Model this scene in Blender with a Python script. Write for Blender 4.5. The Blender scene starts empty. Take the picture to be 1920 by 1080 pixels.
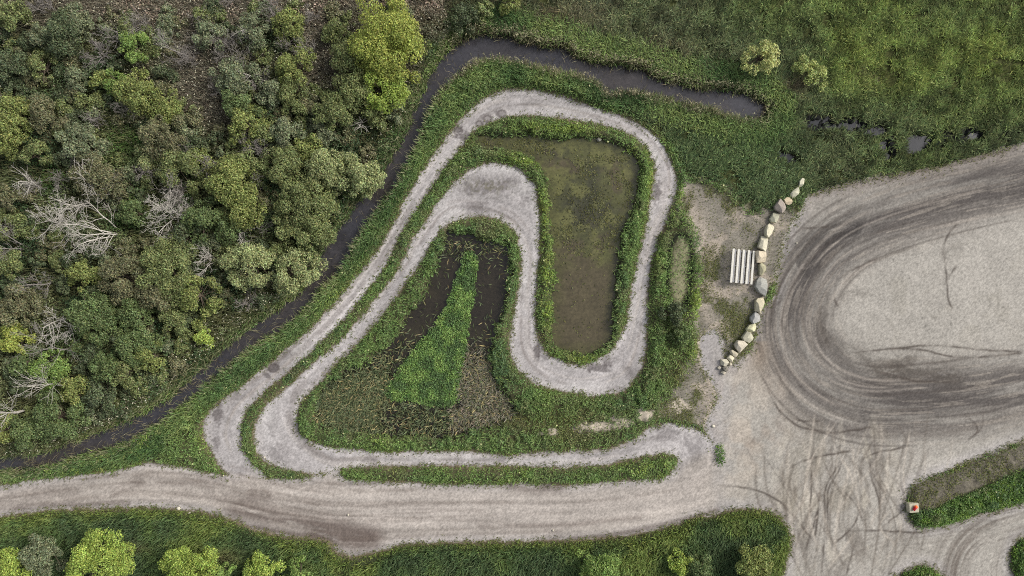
import bpy, math, random
import numpy as np
from math import radians, sin, cos, pi

# ------------------------------------------------------------------ camera, sky, sun
SC = bpy.context.scene
H = 96.0                 # flying height of the camera
S = 0.075                # metres per photo pixel on the ground
cam_d = bpy.data.cameras.new("camera")
cam = bpy.data.objects.new("camera", cam_d)
SC.collection.objects.link(cam)
cam_d.sensor_width = 36.0
cam_d.lens = 36.0 * H / (1920 * S)
cam_d.clip_end = 6000.0
cam.location = (0, 0, H)
cam.rotation_euler = (0, 0, 0)
SC.camera = cam

SUN_EL, SUN_AZ = 41.0, 66.0      # azimuth measured from +Y (top of the photo) towards +X
world = bpy.data.worlds.new("World")
SC.world = world
world.use_nodes = True
wn = world.node_tree.nodes
sky = wn.new("ShaderNodeTexSky")
sky.sky_type = 'NISHITA'
sky.sun_disc = False
sky.sun_elevation = radians(SUN_EL)
sky.sun_rotation = radians(SUN_AZ)
sky.dust_density = 3.0
sky.air_density = 0.8
hs = wn.new("ShaderNodeHueSaturation")          # thin overcast: the blue is washed out
hs.inputs["Saturation"].default_value = 0.35
world.node_tree.links.new(sky.outputs[0], hs.inputs["Color"])
world.node_tree.links.new(hs.outputs[0], wn["Background"].inputs[0])
wn["Background"].inputs[1].default_value = 0.11
sun_d = bpy.data.lights.new("sun", 'SUN')
sun_d.energy = 1.5
sun_d.angle = radians(16)
sun_d.color = (1.0, 0.95, 0.87)
sun = bpy.data.objects.new("sun", sun_d)
SC.collection.objects.link(sun)
sun.rotation_euler = (radians(90 - SUN_EL), 0, -radians(SUN_AZ) + pi)
SC.view_settings.view_transform = 'Standard'
SC.view_settings.look = 'None'
SC.view_settings.gamma = 1.0
SC.view_settings.exposure = 0.84
SC.cycles.filter_width = 1.0
SC.cycles.use_denoising = False      # keeps the fine grain of leaves and gravel
SC.cycles.max_bounces = 5
SC.cycles.diffuse_bounces = 3
SC.cycles.transparent_max_bounces = 4

# ------------------------------------------------------------------ helpers
R = np.random.default_rng(20240607)


def lin(c):
    c = np.asarray(c, float) / 255.0
    return np.where(c <= 0.04045, c / 12.92, ((c + 0.055) / 1.055) ** 2.4)


def W(px, py, z=0.0):
    """photo pixel -> metres, for a point at height z"""
    k = S * (H - z) / H
    return ((px - 960) * k, (540 - py) * k)


def PW(pts):
    a = np.asarray(pts, float)
    return np.stack([(a[:, 0] - 960) * S, (540 - a[:, 1]) * S], 1)


def smooth(a, b, x):
    t = np.clip((x - a) / (b - a), 0, 1)
    return t * t * (3 - 2 * t)


def catmull(pts, closed, n=4):
    p = np.asarray(pts, float)
    m = len(p)
    out = []
    for i in range(m if closed else m - 1):
        if closed:
            a, b, c, d = p[i - 1], p[i], p[(i + 1) % m], p[(i + 2) % m]
        else:
            a, b, c, d = p[max(i - 1, 0)], p[i], p[i + 1], p[min(i + 2, m - 1)]
        for k in range(n):
            t = k / n
            out.append(0.5 * ((2 * b) + (-a + c) * t + (2 * a - 5 * b + 4 * c - d) * t * t + (-a + 3 * b - 3 * c + d) * t ** 3))
    if not closed:
        out.append(p[-1])
    return np.array(out)


LAT = R.random((256, 256))


def vn(x, y):
    xi = np.floor(x).astype(int); yi = np.floor(y).astype(int)
    fx = x - xi; fy = y - yi
    fx = fx * fx * (3 - 2 * fx); fy = fy * fy * (3 - 2 * fy)
    a = LAT[yi & 255, xi & 255]; b = LAT[yi & 255, (xi + 1) & 255]
    c = LAT[(yi + 1) & 255, xi & 255]; d = LAT[(yi + 1) & 255, (xi + 1) & 255]
    return (a * (1 - fx) + b * fx) * (1 - fy) + (c * (1 - fx) + d * fx) * fy


def fbm(x, y, o=4):
    s = 0; a = 0.5; t = 0
    for i in range(o):
        s = s + a * vn(x + 17.3 * i, y + 9.1 * i); t += a
        x = x * 2.03; y = y * 2.03; a *= 0.55
    return s / t


def link(o):
    SC.collection.objects.link(o)
    return o


def mesh_np(name, V, faces, mat, col=None, flat=True, parent=None):
    me = bpy.data.meshes.new(name)
    V = np.ascontiguousarray(V, np.float32)
    me.vertices.add(len(V)); me.vertices.foreach_set("co", V.ravel())
    tot = sum(f.size for f in faces)
    me.loops.add(tot)
    me.loops.foreach_set("vertex_index", np.concatenate([f.ravel() for f in faces]).astype(np.int32))
    cnt = np.concatenate([np.full(len(f), f.shape[1], np.int32) for f in faces])
    me.polygons.add(len(cnt))
    st = np.concatenate([[0], np.cumsum(cnt)[:-1]]).astype(np.int32)
    me.polygons.foreach_set("loop_start", st)
    me.polygons.foreach_set("loop_total", cnt)
    if not flat:
        me.polygons.foreach_set("use_smooth", np.ones(len(cnt), bool))
    if col is not None:
        at = me.attributes.new("Col", 'FLOAT_COLOR', 'POINT')
        c4 = np.ones((len(V), 4), np.float32); c4[:, :3] = col
        at.data.foreach_set("color", c4.ravel())
    me.update(calc_edges=True)
    me.materials.append(mat)
    o = link(bpy.data.objects.new(name, me))
    if parent is not None:
        o.parent = parent
    return o


def tag(o, label=None, cat=None, group=None, kind=None):
    if label: o["label"] = label
    if cat: o["category"] = cat
    if group: o["group"] = group
    if kind: o["kind"] = kind
    return o


def empty(name, loc, rz=0.0):
    o = link(bpy.data.objects.new(name, None))
    o.location = loc; o.rotation_euler = (0, 0, rz)
    o.empty_display_size = 0.5
    return o


# ------------------------------------------------------------------ materials
def mat_new(name):
    m = bpy.data.materials.new(name); m.use_nodes = True
    nt = m.node_tree
    return m, nt, nt.nodes["Principled BSDF"]


def N(nt, t, **kw):
    n = nt.nodes.new(t)
    for k, v in kw.items():
        setattr(n, k, v)
    return n


def noise_mul(nt, col_out, scale, lo, hi, detail=3, rough=0.6):
    """colour * noise mapped to lo..hi"""
    tc = N(nt, "ShaderNodeTexCoord")
    nz = N(nt, "ShaderNodeTexNoise")
    nz.inputs["Scale"].default_value = scale; nz.inputs["Detail"].default_value = detail
    nz.inputs["Roughness"].default_value = rough
    mr = N(nt, "ShaderNodeMapRange")
    mr.inputs[1].default_value = 0.3; mr.inputs[2].default_value = 0.7
    mr.inputs[3].default_value = lo; mr.inputs[4].default_value = hi
    vm = N(nt, "ShaderNodeVectorMath", operation='SCALE')
    nt.links.new(tc.outputs["Object"], nz.inputs["Vector"])
    nt.links.new(nz.outputs["Fac"], mr.inputs[0])
    nt.links.new(col_out, vm.inputs[0]); nt.links.new(mr.outputs[0], vm.inputs["Scale"])
    return vm.outputs[0], nz


def mat_ground(name, scale, lo, hi, bump, rough=0.95):
    m, nt, b = mat_new(name)
    at = N(nt, "ShaderNodeAttribute", attribute_name="Col")
    c, nz = noise_mul(nt, at.outputs["Color"], scale, lo, hi)
    nt.links.new(c, b.inputs["Base Color"])
    b.inputs["Roughness"].default_value = rough
    b.inputs["Specular IOR Level"].default_value = 0.15
    bp = N(nt, "ShaderNodeBump")
    bp.inputs["Strength"].default_value = bump; bp.inputs["Distance"].default_value = 0.06
    nt.links.new(nz.outputs["Fac"], bp.inputs["Height"]); nt.links.new(bp.outputs[0], b.inputs["Normal"])
    return m


M_GRAVEL = mat_ground("gravel", 9.0, 0.90, 1.09, 0.35)
M_SOIL = mat_ground("soil", 4.0, 0.7, 1.3, 0.5)


def mat_water(name, rough, spec):
    m, nt, b = mat_new(name)
    at = N(nt, "ShaderNodeAttribute", attribute_name="Col")
    c, nz = noise_mul(nt, at.outputs["Color"], 2.5, 0.8, 1.2)
    nt.links.new(c, b.inputs["Base Color"])
    b.inputs["Roughness"].default_value = rough
    b.inputs["Specular IOR Level"].default_value = spec
    bp = N(nt, "ShaderNodeBump"); bp.inputs["Strength"].default_value = 0.15; bp.inputs["Distance"].default_value = 0.03
    nt.links.new(nz.outputs["Fac"], bp.inputs["Height"]); nt.links.new(bp.outputs[0], b.inputs["Normal"])
    return m


M_WATER = mat_water("still_water", 0.12, 0.5)


def mat_leaf(name, spec=0.25, rough=0.55, trans=0.22):
    m, nt, b = mat_new(name)
    at = N(nt, "ShaderNodeAttribute", attribute_name="Col")
    nt.links.new(at.outputs["Color"], b.inputs["Base Color"])
    b.inputs["Roughness"].default_value = rough
    b.inputs["Specular IOR Level"].default_value = spec
    tr = N(nt, "ShaderNodeBsdfTranslucent")
    nt.links.new(at.outputs["Color"], tr.inputs["Color"])
    mx = N(nt, "ShaderNodeMixShader"); mx.inputs[0].default_value = trans
    nt.links.new(b.outputs[0], mx.inputs[1]); nt.links.new(tr.outputs[0], mx.inputs[2])
    nt.links.new(mx.outputs[0], nt.nodes["Material Output"].inputs["Surface"])
    return m


M_LEAF = mat_leaf("leaf")
M_GRASS = mat_leaf("grass_blade", 0.2, 0.6, 0.25)


def mat_plain(name, rgb, rough=0.8, scale=3.0, lo=0.75, hi=1.2, bump=0.4, metal=0.0, spec=0.3):
    m, nt, b = mat_new(name)
    v = N(nt, "ShaderNodeRGB"); v.outputs[0].default_value = (*lin(rgb), 1)
    c, nz = noise_mul(nt, v.outputs[0], scale, lo, hi, 5)
    nt.links.new(c, b.inputs["Base Color"])
    b.inputs["Roughness"].default_value = rough; b.inputs["Metallic"].default_value = metal
    b.inputs["Specular IOR Level"].default_value = spec
    bp = N(nt, "ShaderNodeBump"); bp.inputs["Strength"].default_value = bump; bp.inputs["Distance"].default_value = 0.05
    nt.links.new(nz.outputs["Fac"], bp.inputs["Height"]); nt.links.new(bp.outputs[0], b.inputs["Normal"])
    return m


M_BARK = mat_plain("bark", (92, 82, 70), 0.9, 6)
M_DEAD = mat_plain("bare_wood", (190, 184, 174), 0.85, 6)
M_DEADG = mat_plain("grey_bare_wood", (140, 134, 128), 0.9, 6)

# ------------------------------------------------------------------ layout, traced in photo pixels
TRK_A = [(430,892),(397,850),(382,810),(388,777),(413,753),(450,727),(460,718),(500,687),(547,647),(597,603),(638,558),(683,500),(717,457),(747,403),(770,360),(790,323),(820,283),(853,237),(887,203),(923,177),(967,167),(1023,172),(1080,190),(1133,207),(1193,230),(1233,260),(1257,300),(1268,333),(1267,360),(1250,407),(1230,460),(1217,520),(1213,593),(1212,660),(1200,693),(1183,723),(1160,735),(1120,742),(1073,737),(1030,728),(1000,718),(973,693),(957,660),(958,620),(968,567),(977,513),(977,477),(970,440),(947,418),(917,407),(880,408),(843,420),(820,440),(803,463),(783,500),(757,537),(720,587),(680,633),(640,673),(603,713),(570,747),(557,777),(560,807),(580,827),(617,837),(640,840),(690,845),(730,848),(773,846),(840,846),(893,847),(950,854),(1007,848),(1073,845),(1133,842),(1173,830),(1203,815),(1220,800),(1253,793),(1278,797),(1313,807),(1333,827),(1335,860),(1320,895)]
TRK_B = [(505,905),(493,887),(467,863),(452,827),(453,793),(473,757),(510,723),(520,715),(563,677),(600,643),(640,603),(683,550),(723,500),(747,447),(780,397),(803,360),(830,320),(867,273),(887,247),(917,230),(960,218),(1023,218),(1090,227),(1150,240),(1197,263),(1220,293),(1228,327),(1222,360),(1215,407),(1203,460),(1188,520),(1180,573),(1170,620),(1143,660),(1113,677),(1083,685),(1047,675),(1023,657),(1007,623),(1003,560),(1010,493),(1012,403),(1007,377),(1003,350),(980,323),(947,307),(913,307),(880,320),(847,347),(820,380),(797,417),(773,453),(753,493),(730,527),(703,563),(663,610),(640,637),(600,670),(547,718),(503,757),(482,787),(477,820),(487,853),(513,873),(553,883),(610,889),(640,878),(690,875),(773,873),(840,873),(973,874),(1057,875),(1123,872),(1173,863),(1207,855),(1240,848),(1263,853),(1270,870),(1255,897)]
ROAD = [(-140,925),(0,910),(67,900),(133,892),(200,885),(250,875),(277,867),(350,877),(393,887),(430,891),(475,885),(513,897),(573,897),(592,891),(606,884),(634,880),(640,890),(657,899),(707,902),(773,905),(840,908),(923,909),(973,906),(1057,910),(1140,903),(1207,900),(1257,891),(1285,860),(1340,840),(1350,900),(1345,962),(1313,965),(1278,978),(1240,990),(1173,1003),(1107,1010),(1007,1014),(907,1014),(807,1017),(750,1022),(707,1035),(660,1042),(627,1030),(617,1013),(533,1005),(467,987),(433,972),(383,960),(333,953),(267,950),(200,953),(133,953),(67,958),(0,968),(-140,985)]
LOT = [(1318,895),(1335,860),(1334,830),(1322,805),(1332,770),(1345,740),(1318,690),(1312,650),(1318,628),(1340,618),(1358,640),(1362,676),(1380,684),(1415,643),(1422,600),(1434,573),(1452,556),(1460,500),(1469,460),(1482,427),(1499,400),(1515,365),(1580,347),(1647,330),(1730,317),(1780,305),(1847,287),(1918,267),(2120,205),(2120,760),(1918,827),(1847,853),(1780,880),(1713,907),(1700,935),(1708,980),(1737,990),(1780,983),(1827,967),(1880,953),(1918,943),(2120,880),(2120,950),(1930,1005),(1903,1020),(1893,1053),(1900,1090),(1905,1200),(1800,1200),(1768,1085),(1747,1063),(1723,1060),(1690,1073),(1660,1100),(1640,1200),(1450,1200),(1468,1080),(1480,1037),(1482,1003),(1470,977),(1447,960),(1413,953),(1363,957),(1318,966)]
DITCH = [(-140,880),(0,860),(83,850),(150,827),(200,807),(260,783),(317,747),(367,703),(417,660),(467,620),(533,573),(587,523),(602,480),(640,425),(680,374),(697,350),(727,310),(757,260),(773,217),(787,187),(807,147),(830,113),(853,87),(893,68),(960,72),(1000,83),(1060,93),(1083,107),(1140,123),(1187,127),(1237,147),(1278,160),(1320,167),(1363,170),(1413,183),(1436,203),(1428,220),(1397,220),(1363,213),(1320,200),(1278,190),(1207,173),(1162,168),(1147,177),(1133,163),(1107,147),(1057,133),(1007,123),(960,113),(917,107),(873,127),(827,167),(800,210),(783,257),(760,300),(731,357),(690,410),(660,460),(638,500),(600,540),(573,573),(533,607),(483,643),(433,677),(393,713),(360,743),(307,780),(253,817),(190,840),(133,857),(67,877),(0,884),(-140,905)]
POND1 = [(900,258),(973,255),(1040,262),(1117,262),(1157,276),(1187,297),(1197,327),(1193,358),(1187,380),(1170,420),(1158,477),(1153,527),(1150,577),(1147,627),(1136,648),(1113,658),(1077,661),(1047,650),(1037,617),(1040,560),(1043,503),(1037,430),(1033,377),(1030,345),(1015,318),(990,292),(950,276),(915,278)]
POND2 = [(837,447),(867,440),(907,453),(953,460),(957,487),(947,533),(937,577),(923,633),(918,680),(935,730),(962,772),(900,800),(827,818),(773,814),(700,810),(640,806),(605,794),(590,780),(612,732),(640,706),(690,680),(740,637),(773,590),(800,547),(827,493)]
TRI = [(874,474),(893,484),(889,547),(878,610),(872,660),(860,720),(853,756),(807,760),(773,752),(740,751),(723,742),(740,708),(787,643),(832,585),(856,520)]
OVAL = [(1266,452),(1280,447),(1291,470),(1290,525),(1282,562),(1266,572),(1255,540),(1256,490)]
POOLS = [[(1695,262),(1710,250),(1742,251),(1745,285),(1735,294),(1702,290)],
         [(1812,250),(1830,238),(1852,236),(1842,258),(1828,268),(1816,264)],
         [(1515,222),(1545,220),(1575,224),(1612,228),(1608,246),(1580,244),(1548,236),(1525,233)],
         [(1624,242),(1645,240),(1668,244),(1660,258),(1632,254)],
         [(1452,286),(1474,282),(1490,294),(1486,308),(1466,304)],
         [(1652,262),(1668,262),(1674,290),(1670,304),(1656,296)]]
WOOD = [(-160,-140),(860,-140),(835,0),(850,60),(820,100),(795,140),(768,210),(745,258),(714,312),(670,370),(630,420),(592,480),(577,518),(525,565),(460,612),(410,652),(358,697),(310,738),(250,776),(195,800),(148,820),(80,843),(0,853),(-160,872)]
MEADOW = [(860,-140),(2140,-140),(2140,200),(1918,267),(1847,287),(1780,305),(1730,317),(1647,330),(1580,347),(1513,363),(1490,410),(1460,400),(1400,395),(1360,350),(1300,330),(1275,300),(1236,245),(1180,216),(1150,185),(1165,165),(1190,125),(1060,92),(960,70),(893,66),(852,60),(840,20)]
BOTTOM = [(-160,980),(0,966),(67,957),(133,952),(200,952),(267,949),(333,952),(383,959),(433,971),(467,986),(533,1004),(617,1012),(640,1040),(707,1033),(750,1020),(807,1016),(1007,1013),(1107,1009),(1173,1002),(1240,989),(1313,964),(1363,956),(1413,952),(1447,959),(1471,977),(1483,1003),(1481,1037),(1469,1080),(1450,1220),(-160,1220)]
TRODDEN = [(1290,345),(1340,352),(1400,400),(1440,398),(1462,395),(1490,400),(1475,450),(1458,510),(1430,565),(1415,640),(1345,740),(1340,800),(1290,790),(1245,780),(1240,762),(1290,700),(1310,650),(1311,500),(1308,430),(1288,392),(1278,372)]
ISLE = [(1713,910),(1780,884),(1847,857),(1918,832),(2120,765),(2120,875),(1918,876),(1847,905),(1780,934),(1747,948),(1720,952),(1704,935)]

# ------------------------------------------------------------------ raster grid
CELL = 0.12
XMAX, YMAX = 84.0, 50.4
nx, ny = int(2 * XMAX / CELL) + 1, int(2 * YMAX / CELL) + 1
gx = np.linspace(-XMAX, XMAX, nx); gy = np.linspace(-YMAX, YMAX, ny)
X, Y = np.meshgrid(gx, gy)
QX, QY = X / S + 960, 540 - Y / S          # photo pixel of every grid point


def sdf(poly, pad=8.0, closed=True, n=4, inside=True):
    """signed distance in metres, positive inside; coarse raster, then bilinear"""
    p = PW(catmull(poly, closed, n))
    K = 3
    cx = np.arange(0, nx + K, K); cy = np.arange(0, ny + K, K)
    i0 = max(int((p[:, 0].min() - pad + XMAX) / CELL / K), 0); i1 = min(int((p[:, 0].max() + pad + XMAX) / CELL / K) + 2, len(cx))
    j0 = max(int((p[:, 1].min() - pad + YMAX) / CELL / K), 0); j1 = min(int((p[:, 1].max() + pad + YMAX) / CELL / K) + 2, len(cy))
    xs = -XMAX + cx[i0:i1] * CELL; ys = -YMAX + cy[j0:j1] * CELL
    gxx, gyy = np.meshgrid(xs, ys)
    d2 = np.full(gxx.shape, 1e9); ins = np.zeros(gxx.shape, bool)
    q = np.roll(p, -1, 0) if closed else p[1:]
    a_ = p if closed else p[:-1]
    for a, b in zip(a_, q):
        e = b - a; L = e @ e
        if L < 1e-12: continue
        t = np.clip(((gxx - a[0]) * e[0] + (gyy - a[1]) * e[1]) / L, 0, 1)
        d2 = np.minimum(d2, (gxx - a[0] - t * e[0]) ** 2 + (gyy - a[1] - t * e[1]) ** 2)
        if closed and a[1] != b[1]:
            c = ((a[1] > gyy) != (b[1] > gyy)) & (gxx < (b[0] - a[0]) * (gyy - a[1]) / (b[1] - a[1]) + a[0])
            ins ^= c
    d = np.sqrt(d2)
    if closed: d = np.where(ins, d, -d)
    full = np.full((len(cy), len(cx)), -pad if closed else pad)
    if closed: full[j0:j1, i0:i1] = np.maximum(d, -pad)
    else: full[j0:j1, i0:i1] = np.minimum(d, pad)
    # bilinear up
    fi = np.arange(nx) / K; ii = np.minimum(fi.astype(int), len(cx) - 2); fi = fi - ii
    fj = np.arange(ny) / K; jj = np.minimum(fj.astype(int), len(cy) - 2); fj = fj - jj
    top = full[:, ii] * (1 - fi) + full[:, ii + 1] * fi
    return (top[jj] * (1 - fj)[:, None] + top[jj + 1] * fj[:, None]).astype(np.float32)


def window(px0, py0, px1, py1):
    i0 = max(int(((px0 - 960) * S + XMAX) / CELL), 0); i1 = min(int(((px1 - 960) * S + XMAX) / CELL) + 1, nx)
    j0 = max(int(((540 - py1) * S + YMAX) / CELL), 0); j1 = min(int(((540 - py0) * S + YMAX) / CELL) + 1, ny)
    return slice(j0, j1), slice(i0, i1)


def along(pts, pad_px, n=4):
    """window, along (m), across (m, signed) to an open curve in photo pixels"""
    c = catmull(pts, False, n)
    w = window(c[:, 0].min() - pad_px, c[:, 1].min() - pad_px, c[:, 0].max() + pad_px, c[:, 1].max() + pad_px)
    x, y = X[w], Y[w]
    p = PW(c)
    best = np.full(x.shape, 1e9); s_ = np.zeros(x.shape); d_ = np.full(x.shape, 1e3); acc = 0.0
    for a, b in zip(p[:-1], p[1:]):
        e = b - a; L = math.hypot(*e)
        if L < 1e-9: continue
        u = e / L
        rx, ry = x - a[0], y - a[1]
        t = np.clip(rx * u[0] + ry * u[1], 0, L)
        dd = (rx - t * u[0]) ** 2 + (ry - t * u[1]) ** 2
        m = dd < best
        best = np.where(m, dd, best)
        s_ = np.where(m, acc + t, s_)
        d_ = np.where(m, np.sqrt(dd) * np.sign(u[0] * ry - u[1] * rx), d_)
        acc += L
    return w, s_, d_, acc


wob = (fbm(X * 0.9, Y * 0.9, 3) - 0.5)
wob2 = (fbm(X * 2.3 + 40, Y * 2.3, 3) - 0.5)
big = fbm(X * 0.06 + 3, Y * 0.06 + 7, 3)
mid = fbm(X * 0.25 + 11, Y * 0.25 + 5, 4)
fine = fbm(X * 1.1 + 31, Y * 1.1 + 15, 4)
grain = R.random(X.shape).astype(np.float32)
grain2 = (grain + np.roll(grain, 1, 0) + np.roll(grain, 1, 1) + np.roll(grain, (1, 1), (0, 1))) / 4

sd_track = sdf(TRK_A + TRK_B[::-1], n=3)
sd_road = sdf(ROAD)
sd_lot = sdf(LOT)
sd_ditch = sdf(DITCH)
sd_p1 = sdf(POND1); sd_p2 = sdf(POND2); sd_tri = sdf(TRI); sd_oval = sdf(OVAL)
sd_pools = np.max([sdf(p) for p in POOLS], 0)
sd_wood = sdf(WOOD); sd_mead = sdf(MEADOW); sd_bot = sdf(BOTTOM)
sd_trod = sdf(TRODDEN); sd_isle = sdf(ISLE)
sd_tri = sd_tri + .7 * wob + .8 * wob2
sd_p1 = sd_p1 + 1.1 * wob + .8 * wob2
sd_p2 = sd_p2 + 1.5 * wob + .9 * wob2
sd_ditch = sd_ditch + .8 * wob + .6 * wob2
sd_pools = sd_pools - .25 + 2.4 * wob + 1.0 * wob2
sd_bot = sd_bot + .5 * wob
sd_dirt = np.maximum(np.maximum(sd_track, sd_road), sd_lot)
sd_wet = np.maximum(np.maximum(sd_ditch, sd_pools), np.maximum(sd_p1, np.minimum(sd_p2, -sd_tri)))

# ------------------------------------------------------------------ heights
Z = 0.10 * (mid - 0.5)
dirt_m = smooth(-0.5, 0.3, sd_dirt)
Z = Z * (1 - dirt_m) + dirt_m * 0.04 * (fine - 0.5)
verge = smooth(-1.6, -0.5, sd_dirt) * (1 - smooth(-0.4, 0.0, sd_dirt))
Z += 0.10 * verge
berm = smooth(-.25, -1.3, sd_dirt) * smooth(-.1, -1.0, sd_wet) * smooth(-5.5, -3.5, sd_dirt) * (1 - smooth(-1, 0, sd_wood)) * (1 - smooth(-1, 0, sd_trod)) * (1 - smooth(-2, 0, sd_mead))
Z += .55 * berm * (.6 + .8 * fine)
for sd_, dep, wid in ((sd_ditch, 1.25, 1.3), (sd_p1, 0.7, 0.9), (np.minimum(sd_p2, -sd_tri), 0.7, 0.9), (sd_pools, 0.8, 0.8)):
    Z -= dep * smooth(-wid, 0.6 * wid, sd_)
Z = Z.astype(np.float32)
WATER_Z = {'ditch': -0.62, 'p1': -0.40, 'p2': -0.40, 'pool': -0.52}

# ------------------------------------------------------------------ ground colours
C = np.zeros(X.shape + (3,), np.float32)


def put(col, m):
    col = np.asarray(col, float)
    if col.ndim == 1: col = lin(col)
    C[:] = C * (1 - m[..., None]) + col * m[..., None]


def shade(m):
    C[:] *= m[..., None]


C[:] = lin((52, 56, 36))
put((44, 44, 32), smooth(-0.5, 0.5, sd_wood))
put((76, 70, 60), smooth(0.45, 0.7, mid) * smooth(-0.5, 0.5, sd_wood) * 0.7)
put((66, 70, 40), smooth(-0.5, 0.5, sd_mead))
put((58, 64, 42), smooth(-0.5, 0.5, sd_bot))
put((74, 74, 52), (1 - smooth(-.5, .5, sd_bot)) * (1 - smooth(-.5, .5, sd_wood)) * (1 - smooth(-.5, .5, sd_mead)))
# brown soil close to the dirt edges
put((118, 106, 90), smooth(-0.8, -0.05, sd_dirt + wob * 0.7) * 0.75)
# bank mud
put((46, 42, 36), smooth(-0.6, 0.1, sd_wet))
chan0 = np.minimum(sdf([(1436, 207), (1480, 218), (1530, 230), (1600, 236), (1655, 250), (1668, 285)], 6, False), sdf([(1742, 262), (1815, 252), (1860, 246), (1925, 238)], 6, False))
put((36, 37, 36), np.exp(-(chan0 / .9) ** 2))
# trodden ground between loop and boulders
tm = smooth(-1.6, 0.8, sd_trod + wob * 3.0 + wob2)
put((122, 117, 107), tm)
pth = sdf([(1272,350),(1290,385),(1312,430),(1318,520),(1318,620),(1326,700),(1330,760),(1345,800)], closed=False)
put((158, 148, 136), np.exp(-(pth / 1.5) ** 2) * smooth(.35, .6, mid + .1) * .8)
gpat = smooth(0.44, 0.60, fbm(X * 0.22 + 70, Y * 0.22 + 20, 4) + 0.10 * np.exp(-((QX - 1395) ** 2 + (QY - 610) ** 2) / 40 ** 2) + 0.10 * np.exp(-((QX - 1400) ** 2 + (QY - 440) ** 2) / 35 ** 2) - 0.16 * np.exp(-((QX - 1330) ** 2 + (QY - 420) ** 2) / 38 ** 2) - 0.2 * np.exp(-((QX - 1335) ** 2 + (QY - 655) ** 2) / 30 ** 2))
put((88, 88, 64), gpat * tm * 0.75)
put((168, 156, 142), tm * smooth(.52, .66, fbm(X * .35 + 12, Y * .35 + 90, 4)) * .55)
# bare pale patches near the lower right of the loop
for (bx, by, rx, ry, v) in ((1205, 776, 24, 14, 1), (1125, 797, 34, 11, .9), (1165, 790, 26, 14, .8), (1040, 808, 14, 7, .7), (1012, 811, 10, 6, .6), (1270, 762, 24, 12, .9), (1330, 652, 22, 32, .9), (1085, 802, 20, 8, .5), (1245, 775, 20, 8, .4), (1460, 300, 20, 9, .5), (1465, 318, 14, 6, .9), (1625, 150, 22, 16, .25)):
    e = 1 - np.sqrt(((QX - bx) / rx) ** 2 + ((QY - by) / ry) ** 2) + wob * 1.3 + wob2 * .7
    put((176, 166, 150), smooth(-0.15, 0.5, e) * v)
BARE = np.zeros(X.shape, np.float32)
for (bx, by, rx, ry, v) in ((1205, 776, 24, 14, 1), (1125, 797, 34, 11, .9), (1165, 790, 26, 14, .8), (1040, 808, 14, 7, .7), (1012, 811, 10, 6, .6), (1270, 762, 24, 12, .9), (1330, 652, 22, 32, .9), (1085, 802, 20, 8, .5), (1465, 318, 14, 6, .9)):
    e = 1 - np.sqrt(((QX - bx) / rx) ** 2 + ((QY - by) / ry) ** 2) + wob * 1.3
    BARE = np.maximum(BARE, smooth(-0.1, 0.5, e) * v)
# isle of sparse dark soil at the right
put((100, 95, 84), smooth(-0.6, 0.5, sd_isle + wob))
put((34, 38, 28), np.exp(-((sd_oval + .4) / .5) ** 2))
put((116, 114, 90), smooth(-.2, .5, sd_oval + .6 * wob))
C *= (0.75 + 0.5 * fine)[..., None]

# --- dirt surfaces
edge_d = sd_dirt + wob * 0.40 + wob2 * 0.45 + (grain2 - .5) * .25
soft = 0.18 + 0.5 * smooth(-1, .5, sd_lot) * smooth(1350, 1500, QX)
dm = smooth(-soft, soft + .04, edge_d + soft * 1.2 * (mid - .5))
D = np.zeros_like(C)
D[:] = lin((178, 173, 171))
# main road warmer, loop cooler
wr = smooth(-0.5, 1.5, sd_road)[..., None]
D = D * (1 - wr) + lin((178, 170, 162)) * wr
wl = (smooth(-0.5, 2.0, sd_lot) * smooth(1300, 1400, QX))[..., None]
D = D * (1 - wl) + lin((175, 170, 161)) * wl
D *= (0.86 + 0.28 * mid)[..., None]
D *= (0.90 + 0.20 * fine)[..., None]


def dput(w, col, m):
    c = lin(col)
    D[w] = D[w] * (1 - m[..., None]) + c * m[..., None]


def dmul(w, f):
    D[w] *= f[..., None]


# streaks that follow the loop
half = len(TRK_A)
ca = PW(catmull(TRK_A, False, 3)); cb = PW(catmull(TRK_B, False, 3))
mids = []
cbd = catmull(TRK_B, False, 6)
for a in catmull(TRK_A, False, 1):
    j = np.argmin(((cbd - a) ** 2).sum(1))
    mids.append((a + cbd[j]) / 2)
LOOP = np.array(mids)
for k in range(2, len(LOOP) - 2):
    pass
LOOP = np.array([LOOP[max(0, i - 1):i + 2].mean(0) for i in range(len(LOOP))])
w, s_, d_, L_ = along(LOOP, 60, 2)
st = fbm(s_ * 0.22, d_ * 2.6 + 5, 4) - 0.5
st2 = fbm(s_ * 0.07 + 50, d_ * 0.9, 3) - 0.5
inl = smooth(-0.1, 0.2, sd_track[w])
dmul(w, 1 + inl * (0.34 * st + 0.30 * st2))
dmul(w, 1 + inl * .42 * (fbm(s_ * .16 + 70, d_ * .55 + 9, 3) - .5))
edge = np.exp(-((sd_track[w] - 0.45) / 0.35) ** 2)
dmul(w, 1 + inl * edge * 0.22 * (st2 + 0.5 + 0.3 * np.sin(s_ * 0.3)))
dmul(w, 1 + inl * 0.07 * np.exp(-((np.abs(d_) - 0.5) / 0.3) ** 2) - inl * 0.05 * np.exp(-(d_ / 0.35) ** 2))
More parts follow.
